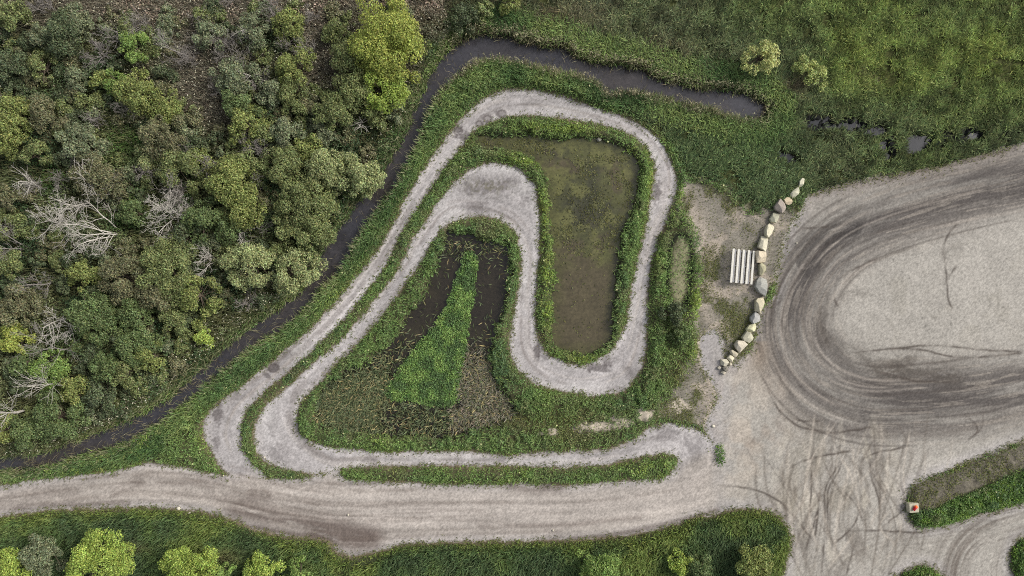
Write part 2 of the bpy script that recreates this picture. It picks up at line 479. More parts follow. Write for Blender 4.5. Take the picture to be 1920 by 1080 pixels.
for bx, by, rx, ry in ((935, 318, 60, 9), (985, 345, 16, 26), (1095, 725, 70, 9), (968, 690, 12, 30), (840, 400, 30, 30), (770, 470, 20, 40), (985, 520, 14, 60), (1195, 560, 10, 70), (505, 800, 16, 40), (760, 860, 30, 8), (820, 858, 26, 8), (880, 860, 18, 8), (1030, 862, 50, 8), (1060, 205, 60, 10), (1230, 290, 14, 22), (690, 520, 26, 26), (560, 660, 22, 18)):
    w2 = window(bx - 2.5 * rx, by - 2.5 * ry, bx + 2.5 * rx, by + 2.5 * ry)
    e = np.exp(-((QX[w2] - bx) / rx) ** 2 - ((QY[w2] - by) / ry) ** 2) * smooth(-.1, .3, sd_track[w2])
    dput(w2, (204, 200, 197), e * .55 * (.5 + mid[w2]))
# faint cross ripples (worn bumps) and transverse tone changes
dmul(w, 1 + inl * 0.05 * np.sin(s_ * 3.1 + 3 * wob[w]) * smooth(0.45, 0.65, fbm(s_ * 0.15 + 9, d_ * 0.1, 2)))
# main road streaks
RC = [(-140, 955), (0, 940), (133, 922), (267, 912), (400, 925), (520, 950), (640, 965), (800, 962), (960, 960), (1120, 955), (1260, 935), (1350, 915)]
w, s_, d_, L_ = along(RC, 130)
inr = smooth(-0.2, 0.3, sd_road[w])
dmul(w, 1 + inr * (0.42 * (fbm(s_ * 0.09, d_ * 1.8, 4) - 0.5) + 0.35 * (fbm(s_ * 0.04 + 5, d_ * 0.5 + 3, 3) - 0.5)))
dmul(w, 1 + inr * 0.10 * np.exp(-((d_ - 3.0) / 1.0) ** 2) + inr * 0.06 * np.exp(-((d_ + 1) / 1.2) ** 2))
# dark mucky stretches of the road: (curve, half width m, strength)
for pts, hw, v in (([(440, 950), (500, 965), (560, 975), (640, 990), (700, 1005)], 1.5, .38), ([(590, 1000), (640, 1012), (690, 1015)], 1.3, .42),
                   ([(470, 925), (498, 928)], .8, .35), ([(215, 925), (240, 912), (262, 905)], .7, .22), ([(0, 940), (60, 930), (140, 928)], 1.2, .16),
                   ([(30, 952), (90, 948), (240, 943)], .45, .25), ([(250, 902), (310, 905), (370, 905)], .5, .18), ([(390, 900), (420, 935), (470, 945)], 1.4, .14),
                   ([(960, 909), (1010, 914), (1050, 912)], .9, .35), ([(620, 925), (660, 950), (700, 951), (900, 958)], .3, .12),
                   ([(900, 985), (1010, 985), (1080, 982), (1200, 970)], .35, .22), ([(1020, 1012), (1120, 1006), (1200, 993), (1278, 975), (1345, 956)], .4, .3),
                   ([(430, 972), (470, 985), (540, 1000), (620, 1010)], .35, .3)):
    w, s_, d_, L_ = along(pts, 60)
    m = np.exp(-(d_ / hw) ** 2) * smooth(0.25, 0.55, fbm(s_ * 0.35, d_ * 1.6 + 3, 4) + 0.12)
    dput(w, (104, 92, 86), m * v * 2.1)
rq = random.Random(8)
def ruts(cl, n, span, pos, width, seg):
    c_ = catmull(cl, False, 6)
    for k in range(n):
        i0 = rq.randint(0, len(c_) - seg - 1); i1 = min(len(c_) - 1, i0 + rq.randint(seg // 2, seg))
        sg = c_[i0:i1]
        if len(sg) < 4: continue
        tn = np.gradient(sg, axis=0); tn /= np.linalg.norm(tn, axis=1)[:, None] + 1e-9
        off = rq.choice(pos) + rq.gauss(0, span); dr = rq.gauss(0, span * .6)
        p_ = sg + np.stack([-tn[:, 1], tn[:, 0]], 1) * (off + dr * np.linspace(-1, 1, len(sg)))[:, None]
        w, s_, d_, L_ = along(p_[::2], 10, 3)
        m = np.exp(-((d_ + .2 * wob[w]) / rq.uniform(.12, .3)) ** 2) * rq.uniform(.12, .38) * np.minimum(1, np.minimum(s_, L_ - s_) / 2.0) * smooth(.3, .55, fbm(s_ * .4 + k, d_ * 0, 2) + .1)
        dput(w, (112, 101, 93) if k % 3 else (200, 191, 182), m)
ruts(RC, 46, 9, (-42, -14, 12, 38), 0, 34)
ruts([tuple(p) for p in LOOP[::2]], 60, 3, (-8, 7, 0), 0, 26)
# damp patches and scuffs on the loop  (x, y, rx, ry, strength)
for bx, by, rx, ry, v in ((407, 775, 11, 26, .75), (405, 832, 8, 14, .5), (440, 742, 18, 10, .3), (513, 690, 11, 9, .85), (501, 704, 7, 6, .75), (540, 664, 12, 7, .4),
                          (858, 243, 8, 12, .8), (872, 256, 16, 8, .75), (914, 222, 10, 8, .5), (941, 213, 10, 8, .55), (898, 231, 7, 7, .55), (1233, 364, 10, 18, .75),
                          (1008, 655, 8, 22, .8), (1022, 668, 14, 8, .5), (1122, 688, 22, 9, .75), (1140, 677, 8, 10, .5), (890, 388, 24, 12, .4), (905, 352, 50, 14, .5), (985, 372, 12, 14, .4), (960, 340, 20, 8, .4),
                          (697, 862, 12, 14, .35), (857, 861, 8, 12, .22), (937, 863, 11, 12, .45), (1250, 815, 26, 12, .4), (1300, 845, 18, 22, .3), (1235, 800, 16, 6, .5),
                          (1090, 195, 26, 6, .3), (1255, 300, 8, 18, .35), (520, 850, 24, 18, .3), (510, 800, 10, 16, .35), (1180, 700, 10, 14, .35), (1150, 728, 24, 6, .3), (575, 838, 20, 5, .3), (566, 800, 6, 22, .3)):
    w = window(bx - 2.2 * rx - 12, by - 2.2 * ry - 12, bx + 2.2 * rx + 12, by + 2.2 * ry + 12)
    e = 1 - np.sqrt(((QX[w] - bx) / rx) ** 2 + ((QY[w] - by) / ry) ** 2) + 1.1 * wob[w] + 1.6 * wob2[w]
    dput(w, (96, 89, 88), smooth(-0.25, 0.45, e) * v * 0.95)
for bx, by, rr in ((941, 213, 7.5), (914, 223, 7), (898, 232, 6), (513, 690, 9), (859, 246, 8)):   # round spin marks
    w = window(bx - 14, by - 14, bx + 14, by + 14)
    rd = np.sqrt((QX[w] - bx) ** 2 + (1.15 * (QY[w] - by)) ** 2)
    dput(w, (88, 80, 78), np.exp(-((rd - rr) / 1.9) ** 2) * .65)
# pebbly greenish top of the inner bend
w = window(850, 320, 985, 385)
e = np.exp(-((QX[w] - 915) / 45) ** 2 - ((QY[w] - 350) / 16) ** 2)
dput(w, (112, 108, 90), e * smooth(0.45, 0.6, fbm(X[w] * 3, Y[w] * 3, 3)) * .7)

# --- the big turning lot
BAND = [(2120, 275), (1930, 335), (1800, 365), (1650, 408), (1565, 452), (1505, 520), (1478, 600), (1495, 675), (1548, 728), (1625, 755), (1720, 755), (1830, 745), (1930, 725), (2120, 690)]
w, s_, d_, L_ = along(BAND, 220, 5)
u = s_ / L_
half_w = np.interp(u, [0, .12, .25, .36, .45, .55, .65, .75, .9, 1], [4.6, 4.6, 4.6, 4.8, 5.4, 6.2, 6.2, 5.6, 4.6, 4.4])
prof = np.exp(-(np.abs(d_) / half_w) ** 3.4)
n1 = fbm(s_ * 0.10, d_ * 1.5 + 3, 4); n2 = fbm(s_ * 0.22 + 30, d_ * 3.6, 3); n3 = fbm(s_ * .06 + 7, d_ * 0.45, 2)
dark = prof * np.clip(0.78 + 1.5 * (n1 - 0.45) + .8 * (n2 - 0.5) + 1.5 * (n3 - 0.45), 0, 1)
inlot = smooth(-0.1, 0.5, sd_lot[w])
dput(w, (92, 87, 84), dark * inlot * 0.95)
dput(w, (150, 138, 128), inlot * prof * 0.35 * (1 - dark) * smooth(.4, .6, n3))
# light ridges thrown up between the ruts
dput(w, (196, 186, 172), inlot * np.exp(-(np.abs(d_) / (half_w * 1.25)) ** 4) * smooth(0.56, 0.70, n2 + .3 * (n1 - .5)) * 0.32)
for pts, hw, v in (([(1560, 640), (1600, 700), (1680, 735), (1780, 735)], 2.6, .5), ([(1500, 560), (1490, 620), (1510, 690), (1560, 745)], 2.2, .4), ([(1930, 350), (1780, 385), (1640, 425)], 1.8, .4), ([(1940, 310), (1780, 345), (1650, 385)], 1.2, .35)):
    w, s_, d_, L_ = along(pts, 90)
    dput(w, (82, 77, 74), np.exp(-(np.abs(d_ + 1.2 * wob[w]) / hw) ** 2) * v * smooth(.28, .6, fbm(s_ * .12 + 3, d_ * .8, 4)) * smooth(-.1, .4, sd_lot[w]))
# weedy brown margin under the meadow, and scattered dark pebbles on the pale oval
em = smooth(2.4, .2, sd_lot + 1.6 * wob) * smooth(-.3, .2, sd_lot) * smooth(420, 360, QY) * smooth(1480, 1520, QX)
D[:] = D * (1 - .6 * em[..., None]) + lin((132, 122, 112)) * .6 * em[..., None]
ov = np.exp(-((QX - 1790) / 150) ** 4 - ((QY - 560) / 90) ** 4)
pe = (vn(X * 2.2 + 5, Y * 2.2) > .90) & (fbm(X * .2, Y * .2 + 50, 3) > .5)
D[:] = np.where((pe * ov > .4)[..., None], D * .72, D)
bl_ = smooth(.54, .68, fbm(X * .28 + 25, Y * .28 + 18, 4)) * ov * .22
D[:] = D * (1 - bl_[..., None]) + lin((140, 134, 118)) * bl_[..., None]
# blackest scuff
SCUFF = [(1600, 425), (1560, 440), (1530, 462), (1508, 490)]
w, s_, d_, L_ = along(SCUFF, 50)
dput(w, (62, 59, 58), np.exp(-(d_ / 2.2) ** 2) * smooth(.3, .6, fbm(s_ * .3, d_ * 2.2, 4) + .08) * .85 * smooth(-.1, .4, sd_lot[w]))
for pts, hw, v in (([(1545, 560), (1540, 600), (1550, 640)], 1.0, .5), ([(1655, 690), (1690, 695), (1740, 700), (1790, 705)], 1.5, .6), ([(1660, 700), (1690, 685), (1705, 672)], 1.3, .6),
                   ([(1585, 560), (1600, 550), (1622, 548)], .8, .35), ([(1780, 475), (1790, 470)], 1.2, .3), ([(1585, 650), (1615, 665), (1640, 690)], .7, .5)):
    w, s_, d_, L_ = along(pts, 50)
    dput(w, (84, 77, 70), np.exp(-(d_ / hw) ** 2) * smooth(.3, .6, fbm(s_ * .6, d_ * 1.8, 4) + .06) * v)
# lower right swept bends
for pts, hw, v in (([(2100, 900), (1930, 962), (1860, 985), (1815, 1015), (1790, 1060), (1785, 1140)], 3.0, .75), ([(1860, 985), (1760, 1003), (1680, 1015), (1620, 1035), (1570, 1075), (1550, 1150)], 1.7, .5),
                   ([(1880, 1020), (1868, 1060), (1870, 1130)], 1.6, .5), ([(1430, 935), (1480, 962), (1510, 1010), (1535, 1080)], 1.2, .3), ([(1540, 1090), (1545, 980), (1570, 900), (1620, 830)], 3.2, .35),
                   ([(1345, 915), (1420, 935), (1470, 960)], 1.6, .22), ([(1400, 820), (1440, 850), (1450, 880)], 2.0, .18), ([(1700, 820), (1780, 800), (1920, 770)], 1.8, .35), ([(1740, 850), (1850, 810), (1930, 790)], 1.0, .25), ([(1460, 800), (1520, 830), (1600, 840), (1680, 840)], 2.2, .3)):
    w, s_, d_, L_ = along(pts, 80)
    m = np.exp(-(np.abs(d_) / hw) ** 2.4) * np.clip(.4 + 2.0 * (fbm(s_ * .12, d_ * 3.0 + 8, 4) - .5) + .9 * (fbm(s_ * .1, d_ * .6, 2) - .5), 0, 1)
    dput(w, (98, 88, 80), m * v * smooth(-.1, .4, sd_lot[w]))
# warm sandy tone around the junction
w = window(1300, 640, 1520, 1000)
e = np.exp(-((QX[w] - 1400) / 70) ** 2 - ((QY[w] - 820) / 110) ** 2)
dput(w, (178, 164, 148), e * .5 * smooth(.4, .6, mid[w]))
dput(w, (150, 132, 112), np.exp(-((QX[w] - 1420) / 22) ** 2 - ((QY[w] - 665) / 45) ** 2) * .5)
w = window(1330, 700, 1760, 1100)
ju = np.exp(-((QX[w] - 1570) / 120) ** 4 - ((QY[w] - 930) / 130) ** 4) * smooth(-.1, .6, sd_lot[w])
ang = (QX[w] - 1570) * .0012
jx = X[w] + ang * Y[w]
ja = fbm(jx * 1.7, Y[w] * .16 + 7, 4); jb = fbm(jx * .5 + 9, Y[w] * .2, 3)
dput(w, (110, 101, 92), ju * smooth(.50, .68, ja) * .55)
dput(w, (204, 196, 180), ju * smooth(.55, .72, fbm(jx * 1.3 + 40, Y[w] * .3, 4)) * .6)
dput(w, (132, 124, 108), ju * smooth(.5, .68, jb) * .4)
w = window(1310, 620, 1560, 990)
fe = np.exp(-((QX[w] - 1410) / 80) ** 4 - ((QY[w] - 805) / 120) ** 4)
dput(w, (142, 128, 116), smooth(.5, .66, fbm(X[w] * .45 + 3, Y[w] * .3, 4)) * .35 * fe * smooth(-.1, .6, sd_lot[w]))
dput(w, (196, 186, 172), smooth(.5, .66, fbm(X[w] * .4 + 30, Y[w] * .35, 4)) * .4 * fe * smooth(-.1, .6, sd_lot[w]))
# single tyre lines
LINES = [[(1600,662),(1680,653),(1760,648),(1830,655),(1920,660)], [(1568,525),(1610,500),(1650,483)], [(1568,525),(1565,560),(1575,578)], [(1768,490),(1770,460),(1785,430),(1800,418)], [(1767,540),(1795,495)],
         [(1770,470),(1778,560),(1790,580)], [(1347,910),(1413,918),(1460,940),(1493,973),(1527,1017)], [(1538,887),(1537,927),(1533,967),(1527,1013)], [(1583,843),(1563,887),(1547,920),(1547,970),(1545,1020),(1540,1080)],
         [(1589,845),(1569,889),(1553,920),(1552,970),(1550,1022)], [(1617,933),(1607,973),(1590,997),(1563,1020)], [(1610,997),(1597,1037),(1587,1080)], [(1590,995),(1647,995),(1740,1000)], [(1467,763),(1493,787),(1540,790)],
         [(1510,810),(1563,812),(1640,800)], [(1803,773),(1830,797),(1830,817)], [(1843,773),(1840,803),(1813,827)], [(1617,833),(1630,863),(1633,893),(1647,933),(1648,960)], [(1667,840),(1667,877)], [(1527,813),(1523,860),(1520,933),(1518,973)],
         [(1480,450),(1497,433),(1513,428),(1560,425)], [(1470,480),(1480,450)], [(1430,590),(1453,573),(1470,560)], [(1437,725),(1460,768),(1500,800),(1560,812)], [(1650,655),(1720,655),(1800,670),(1920,662)], [(1620,690),(1660,700),(1720,715),(1800,715)],
         [(1500,1060),(1520,1000),(1535,950)], [(1600,870),(1640,850),(1700,838)], [(1640,1000),(1690,960),(1705,940)], [(1560,900),(1600,940),(1620,980)], [(1475,880),(1520,860),(1600,845)]]
for pts in LINES:
    w, s_, d_, L_ = along(pts, 12, 5)
    dput(w, (84, 76, 70), np.exp(-((d_ + .25 * wob[w]) / .16) ** 2) * (.35 + .5 * smooth(.35, .6, fbm(s_ * .4, d_ * 0, 2))) * smooth(-.1, .4, sd_lot[w]) * np.minimum(1, np.minimum(s_, L_ - s_) / .8 + .05))
rr = random.Random(5)
for k in range(80):          # crossing tracks through the junction
    x0 = rr.uniform(1470, 1740); x1 = x0 + rr.uniform(-70, 90)
    y0 = rr.uniform(920, 1100); y1 = y0 - rr.uniform(70, 210)
    bend = rr.uniform(-30, 30)
    pts = [(x0, y0), ((x0 + x1) / 2 + bend, (y0 + y1) / 2), (x1, y1)]
    w, s_, d_, L_ = along(pts, 12, 5)
    dput(w, (96, 87, 78) if k % 3 else (200, 190, 176), np.exp(-(d_ / rr.uniform(.12, .26)) ** 2) * rr.uniform(.16, .55) * smooth(-.1, .4, sd_lot[w]) * np.minimum(1, np.minimum(s_, L_ - s_) / 1.5))
bc = catmull(BAND, False, 5)
for k in range(44):          # long tracks around the swept curve
    i0 = rr.randint(5, 40); i1 = min(len(bc) - 1, i0 + rr.randint(8, 20))
    off = rr.uniform(-75, 75); dr = rr.uniform(-14, 14)
    seg = bc[i0:i1]
    tn = np.gradient(seg, axis=0); tn /= np.linalg.norm(tn, axis=1)[:, None] + 1e-9
    pts = seg + np.stack([-tn[:, 1], tn[:, 0]], 1) * (off + dr * np.linspace(0, 1, len(seg)))[:, None]
    w, s_, d_, L_ = along(pts[::2], 12, 4)
    dput(w, (84, 77, 72) if k % 4 else (192, 182, 170), np.exp(-(d_ / rr.uniform(.12, .28)) ** 2) * rr.uniform(.2, .55) * smooth(-.1, .4, sd_lot[w]) * np.minimum(1, np.minimum(s_, L_ - s_) / 2))
# loose specks of gravel over everything that is dirt
peb = vn(X * 3.1, Y * 3.1) * .5 + vn(X * 5.7 + 9, Y * 5.7) * .5
D *= (0.94 + 0.12 * peb)[..., None]
D *= (0.79 + 0.42 * grain2 + 0.22 * (grain - .5))[..., None]
sp = (grain > 0.985)
D[sp] *= 0.80
sp = (grain < 0.006)
D[sp] *= 1.15
D *= 0.76
C[:] = C * (1 - dm[..., None]) + D * dm[..., None]
C *= (0.95 + 0.1 * grain)[..., None]
C = np.clip(C, 0.004, 0.72)

# ------------------------------------------------------------------ terrain objects cut from the one grid
cxm = (QX[:-1, :-1] + QX[1:, 1:]) / 2
fd = (sd_dirt[:-1, :-1] + sd_dirt[1:, 1:]) / 2
ft = (sd_track[:-1, :-1] + sd_track[1:, 1:]) / 2
fr = (sd_road[:-1, :-1] + sd_road[1:, 1:]) / 2
idx = np.arange(nx * ny).reshape(ny, nx)
quads = np.stack([idx[:-1, :-1], idx[:-1, 1:], idx[1:, 1:], idx[1:, :-1]], -1)
cls = np.zeros(fd.shape, int)
cls[fd > 0] = 3
cls[(fr > 0) & (cxm < 1345)] = 2
cls[(ft > 0) & (fr <= 0.0)] = 1
P3 = np.stack([X.ravel(), Y.ravel(), Z.ravel()], 1)
CF = C.reshape(-1, 3)


def cut(name, fm, mat, z=None, col=None):
    q = quads[fm]
    ids, inv = np.unique(q, return_inverse=True)
    v = P3[ids].copy()
    if z is not None: v[:, 2] = z
    c = CF[ids] if col is None else col.reshape(-1, 3)[ids]
    o = mesh_np(name, v, [inv.reshape(-1, 4)], mat, c, flat=False)
    return o


tag(cut("ground", cls == 0, M_SOIL), kind="structure")
tag(cut("gravel_track", cls == 1, M_GRAVEL), kind="structure")
tag(cut("dirt_road", cls == 2, M_GRAVEL), kind="structure")
tag(cut("gravel_lot", cls == 3, M_GRAVEL), kind="structure")

# land beyond the detailed sheet, out to the horizon
far = 2500.0
V = [(-XMAX, -YMAX), (XMAX, -YMAX), (XMAX, YMAX), (-XMAX, YMAX), (-far, -far), (far, -far), (far, far), (-far, far)]
V = [(x, y, 0.0) for x, y in V]
mesh_np("terrain", np.array(V), [np.array([[4, 5, 1, 0], [5, 6, 2, 1], [6, 7, 3, 2], [7, 4, 0, 3]])], M_SOIL, np.tile(lin((70, 76, 46)), (8, 1)))
tag(bpy.data.objects["terrain"], kind="structure")


# water sheets
def fmask(sd, t):
    return (np.maximum.reduce([sd[:-1, :-1], sd[1:, :-1], sd[:-1, 1:], sd[1:, 1:]]) > t)


WC = np.zeros_like(C); WC[:] = lin((66, 62, 62))
blu = smooth(.35, .7, fbm(X * .12 + 4, Y * .12, 3))[..., None]
WC = WC * (1 - blu) + lin((62, 61, 66)) * blu
WC *= .85 * (.75 + .5 * fine)[..., None]
tag(cut("ditch_water", fmask(sd_ditch, -0.75), M_WATER, WATER_Z['ditch'], WC), kind="structure")
WC2 = np.zeros_like(C); WC2[:] = lin((26, 28, 34)); WC2 *= (.75 + .5 * fine)[..., None]
tag(cut("pool_water", fmask(sd_pools, -0.6), M_WATER, WATER_Z['pool'], WC2), kind="structure")
P1 = np.zeros_like(C); P1[:] = lin((82, 75, 56))
wd = smooth(520, 470, QY + 40 * (mid - .5)) * smooth(.36, .52, fbm(X * .35 + 2, Y * .35, 4))
a = wd[..., None] * .85
P1 = P1 * (1 - a) + lin((84, 86, 50)) * a
dk = np.exp(-((QX - 1085) / 40) ** 2 - ((QY - 385) / 45) ** 2) + .6 * np.exp(-((QX - 1110) / 14) ** 2 - ((QY - 320) / 40) ** 2) + .5 * smooth(.5, .65, fbm(X * .3 + 80, Y * .3, 3)) * smooth(480, 420, QY)
a = np.clip(dk * (.4 + 1.2 * mid), 0, .8)[..., None]
P1 = P1 * (1 - a) + lin((58, 58, 44)) * a
lt = smooth(.50, .62, fbm(X * .5 + 60, Y * .5, 4)) * smooth(515, 450, QY + 30 * wob) * .75
P1 = P1 * (1 - lt[..., None]) + lin((104, 104, 62)) * lt[..., None]
sh = smooth(1.6, .2, sd_p1)[..., None] * .5
P1 = P1 * (1 - sh) + lin((78, 78, 46)) * sh
P1 *= .86 * (.72 + .56 * fine)[..., None] * (.8 + .4 * grain2)[..., None]
tag(cut("pond_water", fmask(sd_p1, -0.6), M_WATER, WATER_Z['p1'], P1), kind="structure")
P2 = np.zeros_like(C); P2[:] = lin((50, 45, 37))
a = (smooth(.4, .65, mid) * .6)[..., None]
P2 = P2 * (1 - a) + lin((62, 57, 42)) * a
P2 *= .72 * (.72 + .56 * fine)[..., None] * (.85 + .3 * grain2)[..., None]
tag(cut("pond_water", fmask(np.minimum(sd_p2, -sd_tri), -0.6), M_WATER, WATER_Z['p2'], P2), kind="structure")


# ------------------------------------------------------------------ plant scatter
def scatter(dens, seed):
    r = np.random.default_rng(seed)
    lim = (np.abs(X) < 76.5) & (np.abs(Y) < 44.5)
    n = r.poisson(np.clip(dens, 0, None) * CELL * CELL * lim)
    j, i = np.nonzero(n)
    k = n[j, i]
    j = np.repeat(j, k); i = np.repeat(i, k)
    m = len(j)
    x = gx[i] + (r.random(m) - .5) * CELL; y = gy[j] + (r.random(m) - .5) * CELL
    return r, x, y, j, i


def jit(r, base, n, v=.35, hue=.12):
    """per item colour variation around base (n,3) linear"""
    f = np.exp((r.random(n) - .5) * 2 * v)
    c = base * f[:, None]
    c = c * (1 + (r.random((n, 3)) - .5) * 2 * hue * np.array([1, .5, .8]))
    return np.clip(c, 0.003, .7)


class Pile:
    def __init__(s): s.v = []; s.c = []; s.f = {}; s.n = 0

    def add(s, V, F, C_):
        s.v.append(V); s.c.append(C_)
        s.f.setdefault(F.shape[1], []).append(F + s.n); s.n += len(V)

    def blades(s, r, x, y, z, L, wd, az, lean, cb, ct):
        """a bent blade: base pair, middle pair, tip"""
        n = len(x)
        dx, dy = np.cos(az), np.sin(az)
        sx, sy = -dy * wd / 2, dx * wd / 2
        l1 = lean * .6; l2 = np.minimum(lean * 1.35, 1.5)
        mx = x + dx * np.sin(l1) * L * .5; my = y + dy * np.sin(l1) * L * .5; mz = z + np.cos(l1) * L * .5
        tx = mx + dx * np.sin(l2) * L * .5; ty = my + dy * np.sin(l2) * L * .5; tz = mz + np.cos(l2) * L * .5
        V = np.stack([np.stack([x - sx * .6, y - sy * .6, z], 1), np.stack([x + sx * .6, y + sy * .6, z], 1),
                      np.stack([mx + sx, my + sy, mz], 1), np.stack([mx - sx, my - sy, mz], 1), np.stack([tx, ty, tz], 1)], 1).reshape(-1, 3)
        b = np.arange(n)[:, None] * 5
        cm = (cb + ct) / 2
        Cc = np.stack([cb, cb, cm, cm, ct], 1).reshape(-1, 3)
        k = s.n
        s.v.append(V); s.c.append(Cc)
        s.f.setdefault(4, []).append(b + np.array([[0, 1, 2, 3]]) + k)
        s.f.setdefault(3, []).append(b + np.array([[3, 2, 4]]) + k)
        s.n += len(V)

    def leaves(s, r, p, nrm, size, col, asp=.6):
        n = len(p)
        nrm = nrm / (np.linalg.norm(nrm, axis=1)[:, None] + 1e-9)
        t = r.normal(size=(n, 3)); t -= (t * nrm).sum(1)[:, None] * nrm
        t /= np.linalg.norm(t, axis=1)[:, None] + 1e-9
        b = np.cross(nrm, t)
        a = t * size[:, None] * .5; b = b * size[:, None] * .5 * asp
        V = np.stack([p - a, p + b - a * .1, p + a, p - b - a * .1], 1).reshape(-1, 3)
        s.add(V, np.arange(n)[:, None] * 4 + np.array([[0, 1, 2, 3]]), np.repeat(col, 4, 0))

    def build(s, name, mat, parent=None):
        if not s.v: return None
        return mesh_np(name, np.concatenate(s.v), [np.concatenate(f) for f in s.f.values()], mat, np.concatenate(s.c), True, parent)


def pal(pairs, t):
    """colour ramp over t (0..1) from sRGB stops"""
    k = np.array([p[0] for p in pairs]); cs = np.array([lin(p[1]) for p in pairs])
    return np.stack([np.interp(t, k, cs[:, q]) for q in range(3)], -1)


VG = 1.9        # plants shade themselves, their leaves are paler than the mass looks
veg = (1 - smooth(-.45, .12, edge_d - .25 * (grain - .5)))
dry = 1 - smooth(-.35, .05, sd_wet)
notw = 1 - smooth(-.6, .2, sd_wood)

# --- meadow at the upper right
mead = smooth(-.3, .3, sd_mead) * veg * dry * (1 - smooth(-2.6, .6, sd_trod + 3.0 * wob + 1.5 * wob2))
mt = fbm(X * .10 + 13, Y * .10 + 2, 4)                     # tone patches
mfall = fbm(X * .45 + 90, Y * .45, 3)
dens = mead * (100 * smooth(.30, .48, mfall + .05) * smooth(.22, .42, fbm(X * 1.3 + 3, Y * 1.3, 3) + .03) + 6)
chan = np.minimum(sdf([(1436, 207), (1480, 218), (1530, 230), (1600, 236), (1655, 250), (1668, 285)], 6, False), sdf([(1742, 262), (1815, 252), (1860, 246), (1925, 238)], 6, False))
chm = np.exp(-((chan + .6 * wob) / .75) ** 2) * smooth(.42, .58, fbm(X * .35 + 50, Y * .35 + 19, 3) + .04)
dens *= 1 - .93 * chm
for hx, hy, hr in ((1620, 25, 8), (1760, 5, 7), (1790, 8, 6), (1855, 20, 9), (1880, 28, 8), (1830, 152, 10), (1845, 150, 7), (1815, 135, 6)):
    dens *= 1 - .9 * np.exp(-((QX - hx) ** 2 + (QY - hy) ** 2) / hr ** 2)
r, x, y, j, i = scatter(dens, 1)
t = np.clip(.06 + .44 * smooth(1050, 1800, QX[j, i]) + .9 * (mt[j, i] - .5) + .25 * smooth(230, 60, QY[j, i]) * smooth(1250, 1700, QX[j, i]), 0, 1)
base = pal([(0, (80, 84, 60)), (.35, (76, 86, 54)), (.65, (86, 98, 52)), (1, (96, 106, 48))], t) * 1.85
base = base * (.55 + .85 * smooth(.3, .7, fbm(x * .7 + 5, y * .7, 3)))[:, None]
brown = np.clip(np.exp(-((QX - 1240) / 60) ** 2 - ((QY - 110) / 32) ** 2) + .8 * np.exp(-((QX - 1000) / 110) ** 2 - ((QY - 35) / 32) ** 2) + .9 * np.exp(-((QX - 1490) / 26) ** 2 - ((QY - 165) / 18) ** 2) + .9 * np.exp(-((QX - 1625) / 28) ** 2 - ((QY - 148) / 20) ** 2), 0, 1)[j, i] * smooth(.3, .6, mfall[j, i])
base = base * (1 - .65 * brown[:, None]) + lin((120, 106, 84)) * 1.25 * .65 * brown[:, None]
low = smooth(190, 280, QY[j, i]) * smooth(1560, 1450, QX[j, i])
base = base * (1 - .6 * low[:, None]) + lin((70, 86, 54)) * 2.1 * .6 * low[:, None]
n = len(x)
c = jit(r, base, n, .42, .15)
az = np.where(r.random(n) < .7, .75 + r.normal(0, .5, n), r.random(n) * 6.283)
g = Pile()
L = .45 + .5 * r.random(n)
cl = (.72 + .56 * smooth(.3, .7, fbm(x * 1.5, y * 1.5, 2)))
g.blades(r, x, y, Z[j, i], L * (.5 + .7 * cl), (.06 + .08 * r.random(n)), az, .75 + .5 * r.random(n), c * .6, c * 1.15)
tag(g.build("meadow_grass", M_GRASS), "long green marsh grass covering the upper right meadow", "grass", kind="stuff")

# --- weeds on the verges and mounds of the loop
loopm = veg * dry * notw * (1 - .8 * smooth(-.3, .3, sd_oval)) * (1 - smooth(-.3, .3, sd_mead)) * (1 - smooth(-.2, .2, sd_bot)) * (1 - smooth(-.6, .3, sd_trod + 1.2 * wob)) * (1 - BARE) * (1 - smooth(-.2, .2, sd_isle)) * (1 - smooth(0.0, 0.4, sd_tri))
near = smooth(-2.6, -.3, sd_dirt)
yl = fbm(X * .16 + 44, Y * .16 + 31, 3)
lown = fbm(X * .3 + 66, Y * .3 + 61, 3)
flatz = np.exp(-((QX - 870) / 30) ** 2 - ((QY - 270) / 22) ** 2) + np.exp(-((QX - 980) / 70) ** 2 - ((QY - 790) / 18) ** 2) + np.exp(-((QX - 1270) / 26) ** 2 - ((QY - 710) / 50) ** 2) + smooth(1.1, .2, np.abs(sd_dirt + .35) ) * 0
flatz = np.clip(flatz + .9 * smooth(0, 1, smooth(120, 0, np.hypot(QX - 1080, QY - 805) )) * .8, 0, 1)
ring = np.exp(-((sd_oval + 1.5) / .7) ** 2) * smooth(700, 640, QY)
dens = loopm * (125 * (1 - .55 * flatz) + 90 * ring) * (1 - .9 * np.exp(-((sd_oval + .35) / .3) ** 2)) * smooth(.28, .46, fine + .06) * (.25 + .75 * smooth(.34, .5, lown))
r, x, y, j, i = scatter(dens, 2)
n = len(x)
hmap = (.08 + .75 * smooth(.35, .65, fine) * smooth(-.15, -1.0, sd_dirt) * (1 - .75 * flatz) + .75 * ring)[j, i]
t = np.clip(.5 + 1.5 * (yl[j, i] - .5) + .12 * smooth(-1.3, -.2, sd_dirt[j, i]), 0, 1)
base = pal([(0, (62, 80, 52)), (.45, (78, 98, 56)), (.75, (90, 110, 58)), (1, (108, 122, 56))], t) * 1.9
ylb = np.clip(np.exp(-((QX - 1050) / 110) ** 2 - ((QY - 240) / 16) ** 2) + np.exp(-((QX - 1085) / 50) ** 2 - ((QY - 670) / 14) ** 2) + np.exp(-((QX - 1025) / 16) ** 2 - ((QY - 560) / 130) ** 2) + np.exp(-((QX - 990) / 50) ** 2 - ((QY - 300) / 22) ** 2), 0, 1)[j, i]
